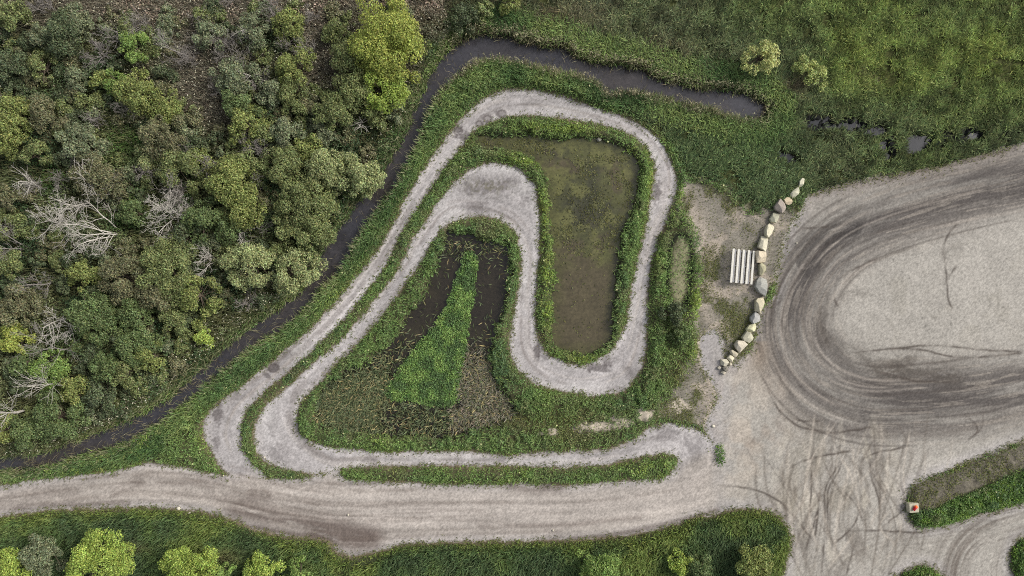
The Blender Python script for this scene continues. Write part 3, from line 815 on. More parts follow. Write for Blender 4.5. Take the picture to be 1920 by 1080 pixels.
base = base * (1 - .6 * ylb[:, None]) + lin((118, 132, 48)) * VG * .5 * ylb[:, None]
fz = flatz[j, i][:, None] * .6
base = base * (1 - fz) + lin((104, 96, 62)) * 1.3 * fz
dryp = (smooth(.52, .66, fbm(X * .5 + 3, Y * .5 + 77, 3)) * .4)[j, i][:, None]
base = base * (1 - dryp) + lin((112, 106, 76)) * 1.4 * dryp
c = jit(r, base, n, .32, .12)
z = Z[j, i] + hmap * r.random(n) ** .7
g = Pile()
nrm = np.stack([r.normal(0, .55, n), r.normal(0, .55, n), np.full(n, .8)], 1)
g.leaves(r, np.stack([x, y, z], 1), nrm, .12 + .20 * r.random(n) ** 1.5, c * (.65 + .5 * (r.random(n)))[:, None], .65)
gd = scatter(loopm * 26 * (1 - .6 * flatz) * smooth(.3, .5, mid), 22)
r2, x2, y2, j2, i2 = gd
c2_ = jit(r2, np.tile(lin((86, 104, 58)) * 2.0, (len(x2), 1)), len(x2), .35, .12)
g.blades(r2, x2, y2, Z[j2, i2], .45 + .55 * r2.random(len(x2)), .04 + .05 * r2.random(len(x2)), r2.random(len(x2)) * 6.283, .6 + .6 * r2.random(len(x2)), c2_ * .6, c2_ * 1.1)
# flower heads, pale yellow
k = r.random(n) < .0015
g.leaves(r, np.stack([x[k], y[k], z[k] + .12], 1), nrm[k] * [[.3, .3, 1]], .2 + .1 * r.random(k.sum()), np.tile(lin((205, 205, 150)), (k.sum(), 1)), .9)
tag(g.build("verge_weeds", M_LEAF), "low leafy weeds on the verges between the loops of gravel track", "weeds", kind="stuff")

# --- short grass fringe along every dirt edge and the trodden ground
fr_d = (smooth(-.9, -.25, edge_d) * (1 - smooth(.1, .7, edge_d + wob2)) * (.35 + .65 * smooth(.45, .6, fine))) * 50 * notw + tm * gpat * 60 * (1 - dm) + smooth(-.4, .3, sd_isle) * 55 * smooth(.36, .6, mid + .25 * (fine - .5)) * (1 - dm) + flatz * loopm * 40 + tm * 7 * (1 - dm) * (1 - BARE) + smooth(1.6, .0, sd_lot + 1.6 * wob) * smooth(-.4, 0, sd_lot) * smooth(420, 360, QY) * smooth(1480, 1520, QX) * 14
fr_d *= dry
r, x, y, j, i = scatter(fr_d, 3)
n = len(x)
base = pal([(0, (92, 92, 54)), (.5, (88, 98, 50)), (1, (112, 112, 66))], r.random(n)) * 1.3
c = jit(r, base, n, .3, .12)
g = Pile()
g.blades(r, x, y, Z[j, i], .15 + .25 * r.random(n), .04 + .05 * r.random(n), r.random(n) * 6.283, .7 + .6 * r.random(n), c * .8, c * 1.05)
tag(g.build("short_grass", M_GRASS), "short sparse grass along the dirt edges and on trodden ground", "grass", kind="stuff")

# --- bright green cover on the triangular island in the pond, and the band on the right island
bandm = smooth(-.1, .3, sdf([(1747,950),(1780,935),(1847,906),(1918,878),(2120,800),(2120,885),(1918,943),(1880,953),(1827,967),(1780,983),(1737,988),(1712,980),(1712,962)])) * veg
corner = veg * smooth(1660, 1690, QX) * smooth(995, 1010, QY)
dens = smooth(-.3, .1, sd_tri) * 170 + bandm * 150 + corner * 130 + 80 * smooth(.35, .7, np.exp(-((QX - 1349) / 11) ** 2 - ((QY - 855) / 27) ** 2) + .6 * wob) * (np.abs(QX - 1349) < 22) * (np.abs(QY - 855) < 40)
r, x, y, j, i = scatter(dens, 4)
n = len(x)
tri_k = (sd_tri[j, i] > -.5)
ct = fbm(x * .8, y * .8, 3)
base = np.where(tri_k[:, None], pal([(0, (66, 86, 50)), (.5, (80, 104, 54)), (1, (98, 120, 64))], smooth(.3, .7, ct)), pal([(0, (54, 74, 34)), (.5, (66, 92, 38)), (1, (82, 104, 40))], smooth(.3, .7, ct))) * VG
c = jit(r, base, n, .32, .12)
z = np.maximum(Z[j, i], -.2) + r.random(n) * np.where(tri_k, .35, .5)
nrm = np.stack([r.normal(0, .5, n), r.normal(0, .5, n), np.full(n, .8)], 1)
g = Pile()
g.leaves(r, np.stack([x, y, z], 1), nrm, .12 + .18 * r.random(n), c * (.65 + .5 * r.random(n))[:, None], .6)
tag(g.build("ground_cover", M_LEAF), "bright green ground cover on the triangular pond island and right mound", "ground cover", kind="stuff")

# --- tall reeds and grass on the ditch banks, bottom strip and lower ditch
bank = smooth(-5.5, -3.2, sd_ditch) * (1 - smooth(-.5, -.1, sd_ditch + .7 * wob2)) * veg * (1 - smooth(.5, 1.5, sd_wood)) * (1 - smooth(-1.2, -.3, sd_dirt) * .75)
dfr = -sd_ditch
bank *= smooth(4.6, 2.8, dfr)
bot = smooth(-.1, .5, sd_bot) * veg
dens = bank * 60 + bot * 75 * smooth(.2, .42, mfall + .08)
r, x, y, j, i = scatter(dens, 5)
n = len(x)
inb = sd_bot[j, i] > 0
tb = fbm(x * .18 + 5, y * .18 + 8, 3)
base = np.where(inb[:, None], pal([(0, (60, 74, 48)), (.5, (72, 88, 52)), (1, (92, 104, 54))], smooth(.3, .7, tb + .25 * smooth(1.8, .3, sd_bot[j, i]))),
                pal([(0, (62, 82, 48)), (.5, (80, 98, 58)), (1, (98, 112, 66))], smooth(.3, .7, tb))) * VG
c = jit(r, base, n, .42, .14)
brn = (np.exp(-((QX - 240) / 40) ** 2 - ((QY - 1022) / 10) ** 2) + .8 * np.exp(-((QX - 420) / 40) ** 2 - ((QY - 1040) / 16) ** 2))[j, i]
c = c * (1 - .6 * brn[:, None]) + lin((130, 112, 84)) * .6 * brn[:, None]
wat = (dfr[j, i] < 1.1) & ~inb
L = np.where(inb, .6 + .8 * r.random(n), .7 + .9 * r.random(n)) * np.where(sd_dirt[j, i] > -.9, .5, 1)
az = r.random(n) * 6.283
c2 = np.where(wat[:, None] & (r.random(n) < .5)[:, None], lin((170, 166, 132)), c * 1.12)
g = Pile()
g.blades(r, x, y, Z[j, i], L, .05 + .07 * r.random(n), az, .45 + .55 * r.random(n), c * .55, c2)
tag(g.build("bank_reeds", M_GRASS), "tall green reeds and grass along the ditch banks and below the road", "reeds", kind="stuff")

# pale seed-headed fringe and dead stems lying over the dark water
fdens = np.exp(-((sd_ditch + .15) / .35) ** 2) * (4 + 26 * smooth(760, 900, QX) * smooth(.35, .6, mid)) + smooth(-.2, .1, sd_ditch) * (1 - smooth(1.0, 1.6, sd_ditch)) * (1.0 + 7 * smooth(560, 700, QY) * smooth(.3, .6, mid))
r, x, y, j, i = scatter(fdens, 6)
n = len(x)
base = np.where((r.random(n) < .6)[:, None], lin((158, 150, 120)), lin((110, 104, 78)))
c = jit(r, base, n, .35, .08)
g = Pile()
fz2 = np.exp(-((sd_ditch + .55 + .5 * wob2) / .4) ** 2) * 34 * smooth(800, 900, QX) * (.3 + .7 * smooth(.4, .55, fbm(X * .3 + 8, Y * .3 + 4, 3))) * (1 - smooth(1340, 1420, QX))
r3, x3, y3, j3, i3 = scatter(fz2, 16)
c3 = jit(r3, np.tile(lin((158, 152, 122)), (len(x3), 1)), len(x3), .3, .06)
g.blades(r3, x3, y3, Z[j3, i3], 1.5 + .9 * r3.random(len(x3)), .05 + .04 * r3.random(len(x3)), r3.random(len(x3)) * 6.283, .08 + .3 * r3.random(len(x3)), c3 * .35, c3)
hz = 1.5 + .8 * r3.random(len(x3))
kk = r3.random(len(x3)) < .7
g.leaves(r3, np.stack([x3, y3, hz], 1)[kk], np.stack([r3.normal(0, .7, len(x3)), r3.normal(0, .7, len(x3)), np.full(len(x3), .7)], 1)[kk], .22 + .2 * r3.random(kk.sum()), c3[kk] * .9, .35)
g.blades(r, x, y, np.maximum(Z[j, i], WATER_Z['ditch']), .6 + 1.0 * r.random(n), .03 + .03 * r.random(n), r.random(n) * 6.283, .35 + .9 * r.random(n), c * .7, c)
tag(g.build("dry_reeds", M_GRASS), "dry pale reed stems fringing and crossing the dark ditch water", "reeds", kind="stuff")

# --- floor of the wood: dark herbs, brown dead reed with pale seed heads
wm = smooth(-.2, .6, sd_wood) * dry
wt = fbm(X * .07 + 21, Y * .07 + 3, 4)
brownz = np.clip(.7 * smooth(250, 40, QY + 120 * (mid - .5)) * smooth(.44, .60, wt + .10 * smooth(120, 0, QY)) + .9 * np.exp(-((QX - 605) / 45) ** 2 - ((QY - 90) / 110) ** 2) + np.exp(-((QX - 375) / 60) ** 2 - ((QY - 160) / 60) ** 2) + .8 * np.exp(-((QX - 420) / 40) ** 2 - ((QY - 215) / 40) ** 2), 0, 1)
topz = smooth(75, 5, QY + 60 * (mid - .5)) * smooth(60, 240, QX)
greenz = np.clip(np.exp(-((QX - 235) / 50) ** 2 - ((QY - 265) / 40) ** 2) + np.exp(-((QX - 100) / 34) ** 2 - ((QY - 335) / 26) ** 2) + np.exp(-((QX - 248) / 30) ** 2 - ((QY - 395) / 40) ** 2) + .8 * np.exp(-((QX - 580) / 20) ** 2 - ((QY - 480) / 30) ** 2), 0, 1)
dens = wm * (74 + 20 * greenz)
r, x, y, j, i = scatter(dens, 7)
n = len(x)
bz = brownz[j, i][:, None]; tz = topz[j, i][:, None]; gz = greenz[j, i][:, None]
base = pal([(0, (46, 62, 40)), (.5, (62, 76, 48)), (1, (84, 90, 60))], smooth(.3, .7, fbm(x * .2, y * .2, 3))) * 1.8
base = base * (1 - bz * .8) + lin((108, 100, 88)) * 1.4 * bz * .8
base = base * (1 - tz * .85) + lin((160, 140, 126)) * 1.5 * tz * .85
base = base * (1 - gz * .8) + lin((56, 84, 34)) * VG * gz * .8
c = jit(r, base, n, .5, .12)
zz = Z[j, i] + (.5 + 2.0 * smooth(.38, .62, fbm(x * .45 + 9, y * .45 + 2, 3)) * (1 - .8 * gz[:, 0]) * (1 - .6 * bz[:, 0])) * r.random(n) ** .8
g = Pile()
g.leaves(r, np.stack([x, y, zz], 1), np.stack([r.normal(0, .7, n), r.normal(0, .7, n), np.full(n, .7)], 1), .16 + .22 * r.random(n), c, .5)
dens = wm * (44 * np.clip(brownz + topz * 1.2, 0, 1) + 14 + 26 * smooth(6, 1, sd_wood) * smooth(480, 600, QY))
r, x, y, j, i = scatter(dens, 8)
n = len(x)
bz = np.clip(brownz + topz, 0, 1)[j, i][:, None]
base = lin((84, 86, 58)) * VG * (1 - bz) + lin((120, 114, 98)) * 1.4 * bz
c = jit(r, np.tile(base, (1, 1)) * np.ones((n, 1)), n, .45, .12)
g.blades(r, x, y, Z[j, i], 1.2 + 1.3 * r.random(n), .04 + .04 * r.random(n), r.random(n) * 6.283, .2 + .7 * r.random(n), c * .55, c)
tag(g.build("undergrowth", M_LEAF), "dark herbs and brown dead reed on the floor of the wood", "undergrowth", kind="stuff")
hd = wm * (5.5 * np.clip(brownz * 1.2, 0, 1) + 1.2 * smooth(330, 200, QY) + 9 * smooth(4.5, .8, sd_wood) * smooth(440, 640, QY) * smooth(.3, .55, fine) + 3 * smooth(3.5, .5, sd_wood))
r, x, y, j, i = scatter(hd, 9)
n = len(x)
c = jit(r, np.tile(lin((190, 182, 158)), (n, 1)), n, .5, .06)
g = Pile()
z0 = 1.5 + .9 * r.random(n)
g.leaves(r, np.stack([x, y, z0], 1), np.stack([r.normal(0, .8, n), r.normal(0, .8, n), np.full(n, .7)], 1), .15 + .16 * r.random(n), c, .42)
g.blades(r, x, y, Z[j, i], z0 + .1, np.full(n, .03), r.random(n) * 6.283, np.full(n, .02), c * .25, c * .4)
tag(g.build("reed_heads", M_GRASS), "pale fluffy seed heads on reeds among the trees", "reeds", kind="stuff")

# --- plants in the two ponds
p2r = smooth(-.2, .3, np.minimum(sd_p2, -sd_tri - .1))
dz = p2r * np.clip(95 * smooth(650, 720, QY + 60 * (mid - .5) + .25 * (QX - 760)) * smooth(.7, 1.15, np.hypot((QX - 770) / 75, (QY - 785) / 36)) * (QX < 730) + 70 * smooth(650, 700, QY + 30 * wob) * (QX > 845) * smooth(820, 770, QY - .25 * (900 - QX) * 0) + 14 * smooth(610, 680, QY) + 1.5
                   + 14 * np.exp(-((QY - 465) / 14) ** 2) + 10 * np.exp(-((QY - 790) / 20) ** 2), 0, 120) * smooth(.25, .5, lown + .12)
r, x, y, j, i = scatter(dz, 10)
n = len(x)
rt = (QX[j, i] > 845) & (QY[j, i] > 640)
base = np.where(rt[:, None], np.where((r.random(n) < .3)[:, None], lin((84, 92, 66)), lin((110, 105, 90))), lin((84, 92, 64)) ) * 1.45
pale = r.random(n) < .18
base = np.where(pale[:, None], lin((156, 146, 104)), base)
c = jit(r, base, n, .45, .12)
g = Pile()
g.blades(r, x, y, np.maximum(Z[j, i], WATER_Z['p2']), .6 + .7 * r.random(n), .07 + .08 * r.random(n), r.random(n) * 6.283, .6 + .6 * r.random(n), c * .6, c * 1.1)
p1d = smooth(.1, .6, sd_p1) * (26 * smooth(500, 440, QY + 50 * (mid - .5)) * smooth(.38, .6, fbm(X * .4 + 7, Y * .4, 3)) + 1.5 + 8 * np.exp(-((QX - 1085) / 40) ** 2 - ((QY - 385) / 40) ** 2))
r, x, y, j, i = scatter(p1d, 11)
n = len(x)
base = pal([(0, (62, 64, 40)), (.5, (98, 100, 56)), (1, (112, 112, 66))], r.random(n)) * .95
dkk = np.exp(-((QX - 1085) / 45) ** 2 - ((QY - 385) / 45) ** 2)[j, i][:, None]
c = jit(r, base * (1 - .5 * dkk), n, .3, .1)
g.leaves(r, np.stack([x, y, WATER_Z['p1'] + .02 + .1 * r.random(n)], 1), np.stack([r.normal(0, .25, n), r.normal(0, .25, n), np.ones(n)], 1), .14 + .25 * r.random(n), c, .45)
tag(g.build("pond_weeds", M_LEAF), "water weeds and sedge growing in the two brown ponds", "water weeds", kind="stuff")


# ------------------------------------------------------------------ trees
def tube(pile, pts, rad, sides=5, col=(.5, .5, .5)):
    pts = np.asarray(pts, float); m = len(pts)
    tn = np.gradient(pts, axis=0); tn /= np.linalg.norm(tn, axis=1)[:, None] + 1e-9
    ref = np.where(np.abs(tn[:, 2:3]) > .9, [[1., 0, 0]], [[0, 0, 1.]])
    a = np.cross(tn, ref); a /= np.linalg.norm(a, axis=1)[:, None] + 1e-9
    b = np.cross(tn, a)
    an = np.arange(sides) / sides * 2 * pi
    rad = np.asarray(rad, float)
    V = pts[:, None] + rad[:, None, None] * (np.cos(an)[None, :, None] * a[:, None] + np.sin(an)[None, :, None] * b[:, None])
    q = []
    for i in range(m - 1):
        for k in range(sides):
            q.append((i * sides + k, i * sides + (k + 1) % sides, (i + 1) * sides + (k + 1) % sides, (i + 1) * sides + k))
    pile.add(V.reshape(-1, 3), np.array(q), np.tile(np.asarray(col, float), (m * sides, 1)))


KIND = {'yellow': (118, 125, 62), 'yolive': (98, 105, 60), 'bright': (92, 110, 58), 'lime': (112, 126, 60), 'olive': (90, 97, 61), 'grey': (92, 98, 74),
        'dark': (68, 76, 54), 'green': (78, 90, 56), 'pale': (114, 120, 82), 'brown': (88, 88, 64), 'paleyellow': (134, 138, 88), 'lightgreen': (124, 132, 80)}
trng = np.random.default_rng(77)


def leafy_tree(name, px, py, rpx, kind, label, cat, group=None, hk=1.0, asp=1.0):
    r = trng
    rad = rpx * S * 1.08
    h = (1.35 * rad + 1.3) * hk
    x, y = W(px, py, h * .62)
    root = empty(name, (x, y, 0.0))
    tag(root, label, cat, group)
    nl = max(9, int(7 + rad * 9))
    a = r.random(nl) * 6.283; q = np.sqrt(r.random(nl)) * (.95 + .18 * np.sin(a * 2 + px) + .12 * np.sin(a * 3 + py))
    lobe = np.stack([np.cos(a) * q * rad, np.sin(a) * q * rad * asp, h * (.80 - .34 * q ** 2) + r.normal(0, .10 * h, nl)], 1)
    lr = rad * (.13 + .20 * r.random(nl)) * (1.1 - .3 * q) + .10
    base = lin(KIND[kind]) * 1.85
    g = Pile()
    for k in range(nl):
        n = int(34 * (lr[k] * 2.2) ** 2 * 3.3) + 40
        d = r.normal(size=(n, 3)); d[:, 2] = np.abs(d[:, 2]) * 1.0 - .35
        d /= np.linalg.norm(d, axis=1)[:, None]
        rr_ = lr[k] * (.5 + .68 * r.random(n) ** .7)
        clump = .5 + .5 * np.sin(d[:, 0] * 7 + k) * np.sin(d[:, 1] * 7 + 2 * k) * 1.0
        keep = r.random(n) < .45 + .55 * clump
        d = d[keep]; rr_ = rr_[keep] * (.85 + .25 * clump[keep]); n = len(d)
        p = lobe[k] + d * rr_[:, None] * np.array([1, 1, .85])
        p[:, 2] = np.maximum(p[:, 2], .15)
        nrm = d * .7 + r.normal(0, .55, (n, 3)) + np.array([0, 0, .25])
        c = jit(r, np.tile(base * (.80 + .40 * r.random()), (n, 1)), n, .5, .16)
        g.leaves(r, p, nrm, .13 + .17 * r.random(n), c, .62)
    t = Pile()
    lean = r.normal(0, .12, 2) * rad
    top = np.array([lean[0], lean[1], h * .62])
    tr = .05 + .035 * rad
    tube(t, [np.zeros(3), top * .35 + [0.05, 0, 0], top * .7, top], [tr * 1.3, tr, tr * .8, tr * .5], 6)
    for k in range(nl):
        f = .35 + .5 * r.random()
        s0 = top * f
        tube(t, [s0, (s0 + lobe[k]) / 2 + [0, 0, .1], lobe[k] + [0, 0, lr[k] * .3]], [tr * .5, tr * .35, .02], 5)
    t.build("trunk", M_BARK, root)
    g.build("crown", M_LEAF, root)
    return root


def bare_tree(px, py, h, spread, label, mat, stems=2, seed=0, levels=3, name="dead_tree", group=None):
    """px,py: where the trunk meets the ground"""
    r = np.random.default_rng(seed + 500)
    x, y = W(px, py, 0)
    root = empty(name, (x, y, 0.0)); tag(root, label, "dead tree", group)
    tp, bp_ = Pile(), Pile()

    def grow(pile, p, d, L, rad, lev):
        m = 5
        pts = [np.array(p, float)]; dd = np.array(d, float)
        for k in range(m):
            dd = dd + r.normal(0, .13, 3) + [0, 0, .04]
            dd /= np.linalg.norm(dd)
            pts.append(pts[-1] + dd * L / m)
        pts = np.array(pts)
        rads = np.maximum(np.linspace(rad, rad * .35, m + 1), .015)
        tube(pile, pts, rads, 5 if lev < 2 else 3)
        if lev >= levels: return
        nb = {0: 7, 1: 5, 2: 3}[lev]
        for k in range(nb):
            f = .25 + .75 * (k + r.random()) / nb
            q = min(int(f * m), m - 1); fr = f * m - q
            pp = pts[q] * (1 - fr) + pts[min(q + 1, m)] * fr
            tdir = pts[q + 1] - pts[q]; tdir /= np.linalg.norm(tdir)
            rnd = r.normal(size=3); rnd -= (rnd @ tdir) * tdir; rnd /= np.linalg.norm(rnd)
            nd = tdir * .75 + rnd * (.75 + .3 * r.random()) * spread
            nd[2] = max(nd[2], .02)
            nd /= np.linalg.norm(nd)
            grow(bp_, pp, nd, L * (.62 - .3 * f) * (.8 + .5 * r.random()), rads[q] * .5, lev + 1)
    for s in range(stems):
        a = r.random() * 6.283; l_ = (.15 + .35 * r.random()) * spread * (0 if stems == 1 else 1)
        grow(tp, (0.0, 0.0, 0.0), (math.cos(a) * l_, math.sin(a) * l_, 1.0), h * (.75 + .3 * r.random()), .065 + .006 * h, 0)
    tp.build("trunk", mat, root)
    bp_.build("branches", mat, root)
    return root


TREES = [
 # top left part of the wood
 (248, 88, 28, 'bright', "yellow-green upright tree standing alone in the brown upper left reeds"),
 (236, 55, 16, 'olive', "small olive bush touching the top of the yellow-green upright tree"),
 (20, 30, 26, 'olive', "olive bush in the very top left corner of the wood"),
 (80, 62, 24, 'grey', "grey-green bush in the top left reeds, right of the corner bush"),
 (120, 72, 34, 'dark', "wide dark olive bush left of the lone yellow-green upright tree"),
 (157, 50, 22, 'grey', "greyish bush between the wide dark olive bush and the yellow-green upright tree"),
 (80, 125, 24, 'olive', "olive bush below the grey-green bush of the top left reeds"),
 (22, 125, 30, 'dark', "dark bush at the left edge below the corner bush"),
 (143, 148, 22, 'grey', "grey-green bush below left of the lone yellow-green upright tree"),
 (190, 155, 20, 'yolive', "small yellow-olive tree at the left end of the crown cluster above mid wood"),
 (218, 158, 22, 'bright', "bright green crown in the middle of the upper left crown cluster"),
 (255, 172, 36, 'yolive', "broad yellow-olive tree, largest crown of the upper left cluster"),
 (308, 200, 31, 'yolive', "yellow-olive tree at the right end of the upper left crown cluster"),
 (378, 30, 18, 'olive', "small olive bush at the top edge amid pinkish dead reeds"),
 (392, 66, 27, 'grey', "grey-green bush below the small top edge olive bush"),
 (477, 58, 30, 'grey', "grey-green airy tree beside the leaning white stem near the top"),
 (541, 47, 28, 'yolive', "rounded olive tree at the top, right of the grey-green airy tree"),
 (630, 60, 24, 'olive', "olive bush left of the largest yellow tree"),
 (552, 125, 32, 'yolive', "bright olive tree with a pointed lower end in the brown reed clearing"),
 (543, 172, 26, 'olive', "olive crown directly under the bright olive pointed tree"),
 (510, 175, 24, 'grey', "grey-green crown left of the olive crown under the pointed tree"),
 (441, 143, 34, 'grey', "broad grey-olive tree between the two brown reed clearings"),
 (556, 206, 20, 'olive', "small olive crown at the lower tip of the brown reed clearing"),
 (450, 197, 31, 'green', "fresh green tree below the broad grey-olive tree"),
 (464, 235, 33, 'yolive', "yellow-olive tree below the fresh green tree"),
 (498, 252, 22, 'olive', "olive crown right of the yellow-olive tree in the upper middle wood"),
 # yellow group by the ditch
 (727, 72, 62, 'yellow', "largest bright yellow-green tree, standing by the ditch bend"),
 (768, 78, 28, 'yolive', "olive-yellow bush leaning on the right side of the largest yellow tree"),
 (712, 128, 34, 'yellow', "yellow-green lower crown hanging below the largest yellow tree"),
 (718, 174, 36, 'lime', "lime green round tree below the yellow crowns, next to the ditch"),
 (660, 166, 36, 'olive', "dark-edged olive tree left of the lime green round tree"),
 (652, 112, 34, 'olive', "olive tree wedged at the left side of the largest yellow tree"),
 (628, 212, 36, 'olive', "olive tree below left of the dark-edged olive tree"),
 (700, 208, 20, 'olive', "small olive tree under the lime green round tree"),
 (606, 250, 24, 'grey', "greyish crown below the olive trees by the brown clearing"),
 (572, 248, 9, 'yellow', "tiny yellow bush in the middle of the right wood"),
 (668, 328, 36, 'pale', "pale green tree on the ditch bank, halfway up the ditch"),
 (690, 352, 18, 'pale', "small pale bush between the pale bank tree and the ditch water"),
 (535, 250, 28, 'grey', "grey tree left of the tiny yellow bush"),
 (580, 282, 28, 'yolive', "yellowish olive tree below the tiny yellow bush"),
 (608, 315, 36, 'pale', "pale olive tree left of the pale bank tree"),
 (530, 312, 36, 'olive', "large olive tree two crowns left of the pale bank tree"),
 # centre and left
 (20, 218, 34, 'yolive', "yellow-green tree cut by the left edge at one fifth of the height"),
 (85, 215, 32, 'brown', "brown-olive bush right of the yellow-green left edge tree"),
 (12, 264, 28, 'yolive', "yellow-olive bush at the left edge below the yellow-green tree"),
 (66, 287, 26, 'olive', "olive bush above the left edge fallen bare branches"),
 (146, 268, 34, 'grey', "grey tree with half bare twigs left of the green clearing"),
 (173, 328, 38, 'brown', "wide olive-brown tree below the green clearing"),
 (212, 345, 24, 'brown', "olive-brown bush joined to the wide olive-brown tree"),
 (308, 256, 38, 'brown', "large brown-olive tree right of the green clearing"),
 (273, 298, 22, 'pale', "small pale green tree below the green clearing"),
 (328, 312, 36, 'olive', "olive tree below the large brown-olive tree"),
 (374, 305, 22, 'yolive', "narrow yellow-olive crown above the broad yellow tree of mid wood"),
 (430, 338, 44, 'yolive', "broad yellow-olive tree in the middle of the wood"),
 (470, 305, 26, 'olive', "olive crown at the upper right of the broad yellow-olive tree"),
 (247, 398, 26, 'green', "low bright green bush between the two biggest white dead trees"),
 (376, 408, 34, 'green', "green tree right of the many-stemmed white dead tree"),
 (458, 392, 36, 'yolive', "yellow-olive tree below the broad yellow-olive mid wood tree"),
 (352, 440, 26, 'dark', "dark green tree below the green tree by the many-stemmed dead tree"),
 (433, 432, 26, 'green', "green crown behind the small white dead tree of mid wood"),
 (573, 388, 46, 'olive', "widest olive tree near the ditch, left of its straight stretch"),
 (587, 440, 34, 'olive', "olive tree at the ditch below the widest olive tree"),
 (545, 428, 30, 'olive', "olive crown left below the widest olive ditch tree"),
 (467, 497, 42, 'pale', "pale green round tree right of the small spiky dead tree"),
 (553, 510, 38, 'pale', "pale tree leaning over the ditch where the track comes close"),
 (518, 470, 20, 'olive', "small olive crown between the two pale round trees"),
 (313, 502, 46, 'olive', "large dome-shaped olive tree in the lower middle of the wood"),
 (228, 522, 40, 'brown', "dark grey-brown tree left of the dome-shaped olive tree"),
 (157, 518, 28, 'yolive', "yellowish bush left of the dark grey-brown tree"),
 (293, 553, 34, 'brown', "brown-olive tree below the dome-shaped olive tree"),
 (373, 552, 34, 'yolive', "yellow-flecked olive tree at the right foot of the dome-shaped tree"),
 (335, 548, 32, 'olive', "olive crown between the brown-olive and yellow-flecked trees"),
 (20, 428, 26, 'olive', "olive bush at the left edge beside the biggest dead tree"),
 (20, 372, 26, 'brown', "brown bush at the left edge above the biggest dead tree"),
 (16, 494, 28, 'olive', "olive bush at the left edge below the biggest dead tree"),
 (33, 575, 36, 'brown', "olive-brown tree near the left edge above the feathery dead tree"),
 (167, 590, 40, 'green', "green tree right of the feathery white dead tree"),
 (205, 612, 26, 'green', "green bush joined to the right side of the green tree"),
 (253, 592, 32, 'green', "green tree two crowns right of the feathery white dead tree"),
 (320, 600, 28, 'olive', "olive crown above the yellow bush of the lower wood"),
 (382, 634, 18, 'lime', "narrow yellow-green bush near the ditch in the lower wood"),
 (375, 610, 13, 'yolive', "small orange-olive bush above the narrow yellow-green bush"),
 (253, 648, 34, 'green', "green feathery tree in the lower wood left of the pale reeds"),
 (282, 668, 26, 'yolive', "yellow-brown bush right of the green feathery tree"),
 (27, 634, 30, 'yellow', "yellow-green bush at the left edge of the lower wood"),
 (94, 692, 32, 'bright', "bright green bush below the greyish half bare tree"),
 (45, 682, 24, 'green', "green bush under the yellow-green left edge bush"),
 (195, 685, 28, 'green', "blue-green feathery crown right of the bright green bush"),
 (140, 735, 30, 'yolive', "yellow-olive bush right of the long white bare stems"),
 (187, 746, 30, 'dark', "dark green bush next to the yellow-olive bush in the lowest wood"),
 (110, 780, 40, 'green', "large green tree in the lowest wood above the ditch"),
 (52, 810, 32, 'green', "green tree below the leaning bare stems at the lower left"),
 (15, 800, 28, 'yolive', "olive-yellow bush at the left edge just above the ditch"),
 (235, 700, 26, 'olive', "olive bush left of the pale reeds in the lower wood"),
 # below the road
 (20, 1058, 38, 'lime', "yellow-green tree in the bottom left corner"),
 (80, 1036, 40, 'grey', "grey-green tree between the two leftmost yellow trees below the road"),
 (188, 1052, 56, 'lime', "largest yellow-green tree below the road"),
 (353, 1060, 48, 'lime', "second largest yellow-green tree below the road, right of the largest"),
 (415, 1066, 22, 'bright', "small bright bush touching the second largest yellow tree below the road"),
 (492, 1070, 36, 'lime', "yellow-green tree fourth from the left along the bottom edge"),
 (558, 1078, 32, 'bright', "bright tree barely rising over the bottom edge below the road bend"),
 (1133, 1068, 44, 'bright', "bright green tree alone at the bottom edge under the road"),
 (1278, 1050, 24, 'lime', "small vivid yellow-green tree at the bottom edge near the lot"),
 (1312, 1062, 28, 'green', "mid green bush right of the small vivid bottom edge tree"),
 (1413, 1056, 36, 'yolive', "olive tree at the tip of the grass below the junction"),
 # others
 (1427, 109, 31, 'paleyellow', "round pale yellow bush in the upper right meadow"),
 (1507, 124, 17, 'lightgreen', "small clumpy light green bush, left half of the meadow pair"),
 (1531, 142, 21, 'lightgreen', "larger clumpy light green bush, right half of the meadow pair"),
 (872, 34, 24, 'dark', "dark bush above the top bend of the ditch"),
 (955, 8, 18, 'yolive', "small yellow-olive bush at the top edge above the ditch bend"),
 (905, 22, 18, 'olive', "olive bush between the dark bush and the top edge bush"),
 (1264, 590, 21, 'dark', "dark bush beside the right-hand straight of the loop"),
 (1276, 628, 18, 'green', "green bush below the dark bush right of the loop"),
]
for (px, py, rp, kd, lb) in TREES:
    if py > 1000: rp *= .9; py += 7
    small = rp < 25
    leafy_tree("bush" if small else "tree", px, py, rp, kd, lb, "bush" if ("bush" in lb) else "tree", "trees and bushes in the marsh", 1.0 if px < 850 else .8)

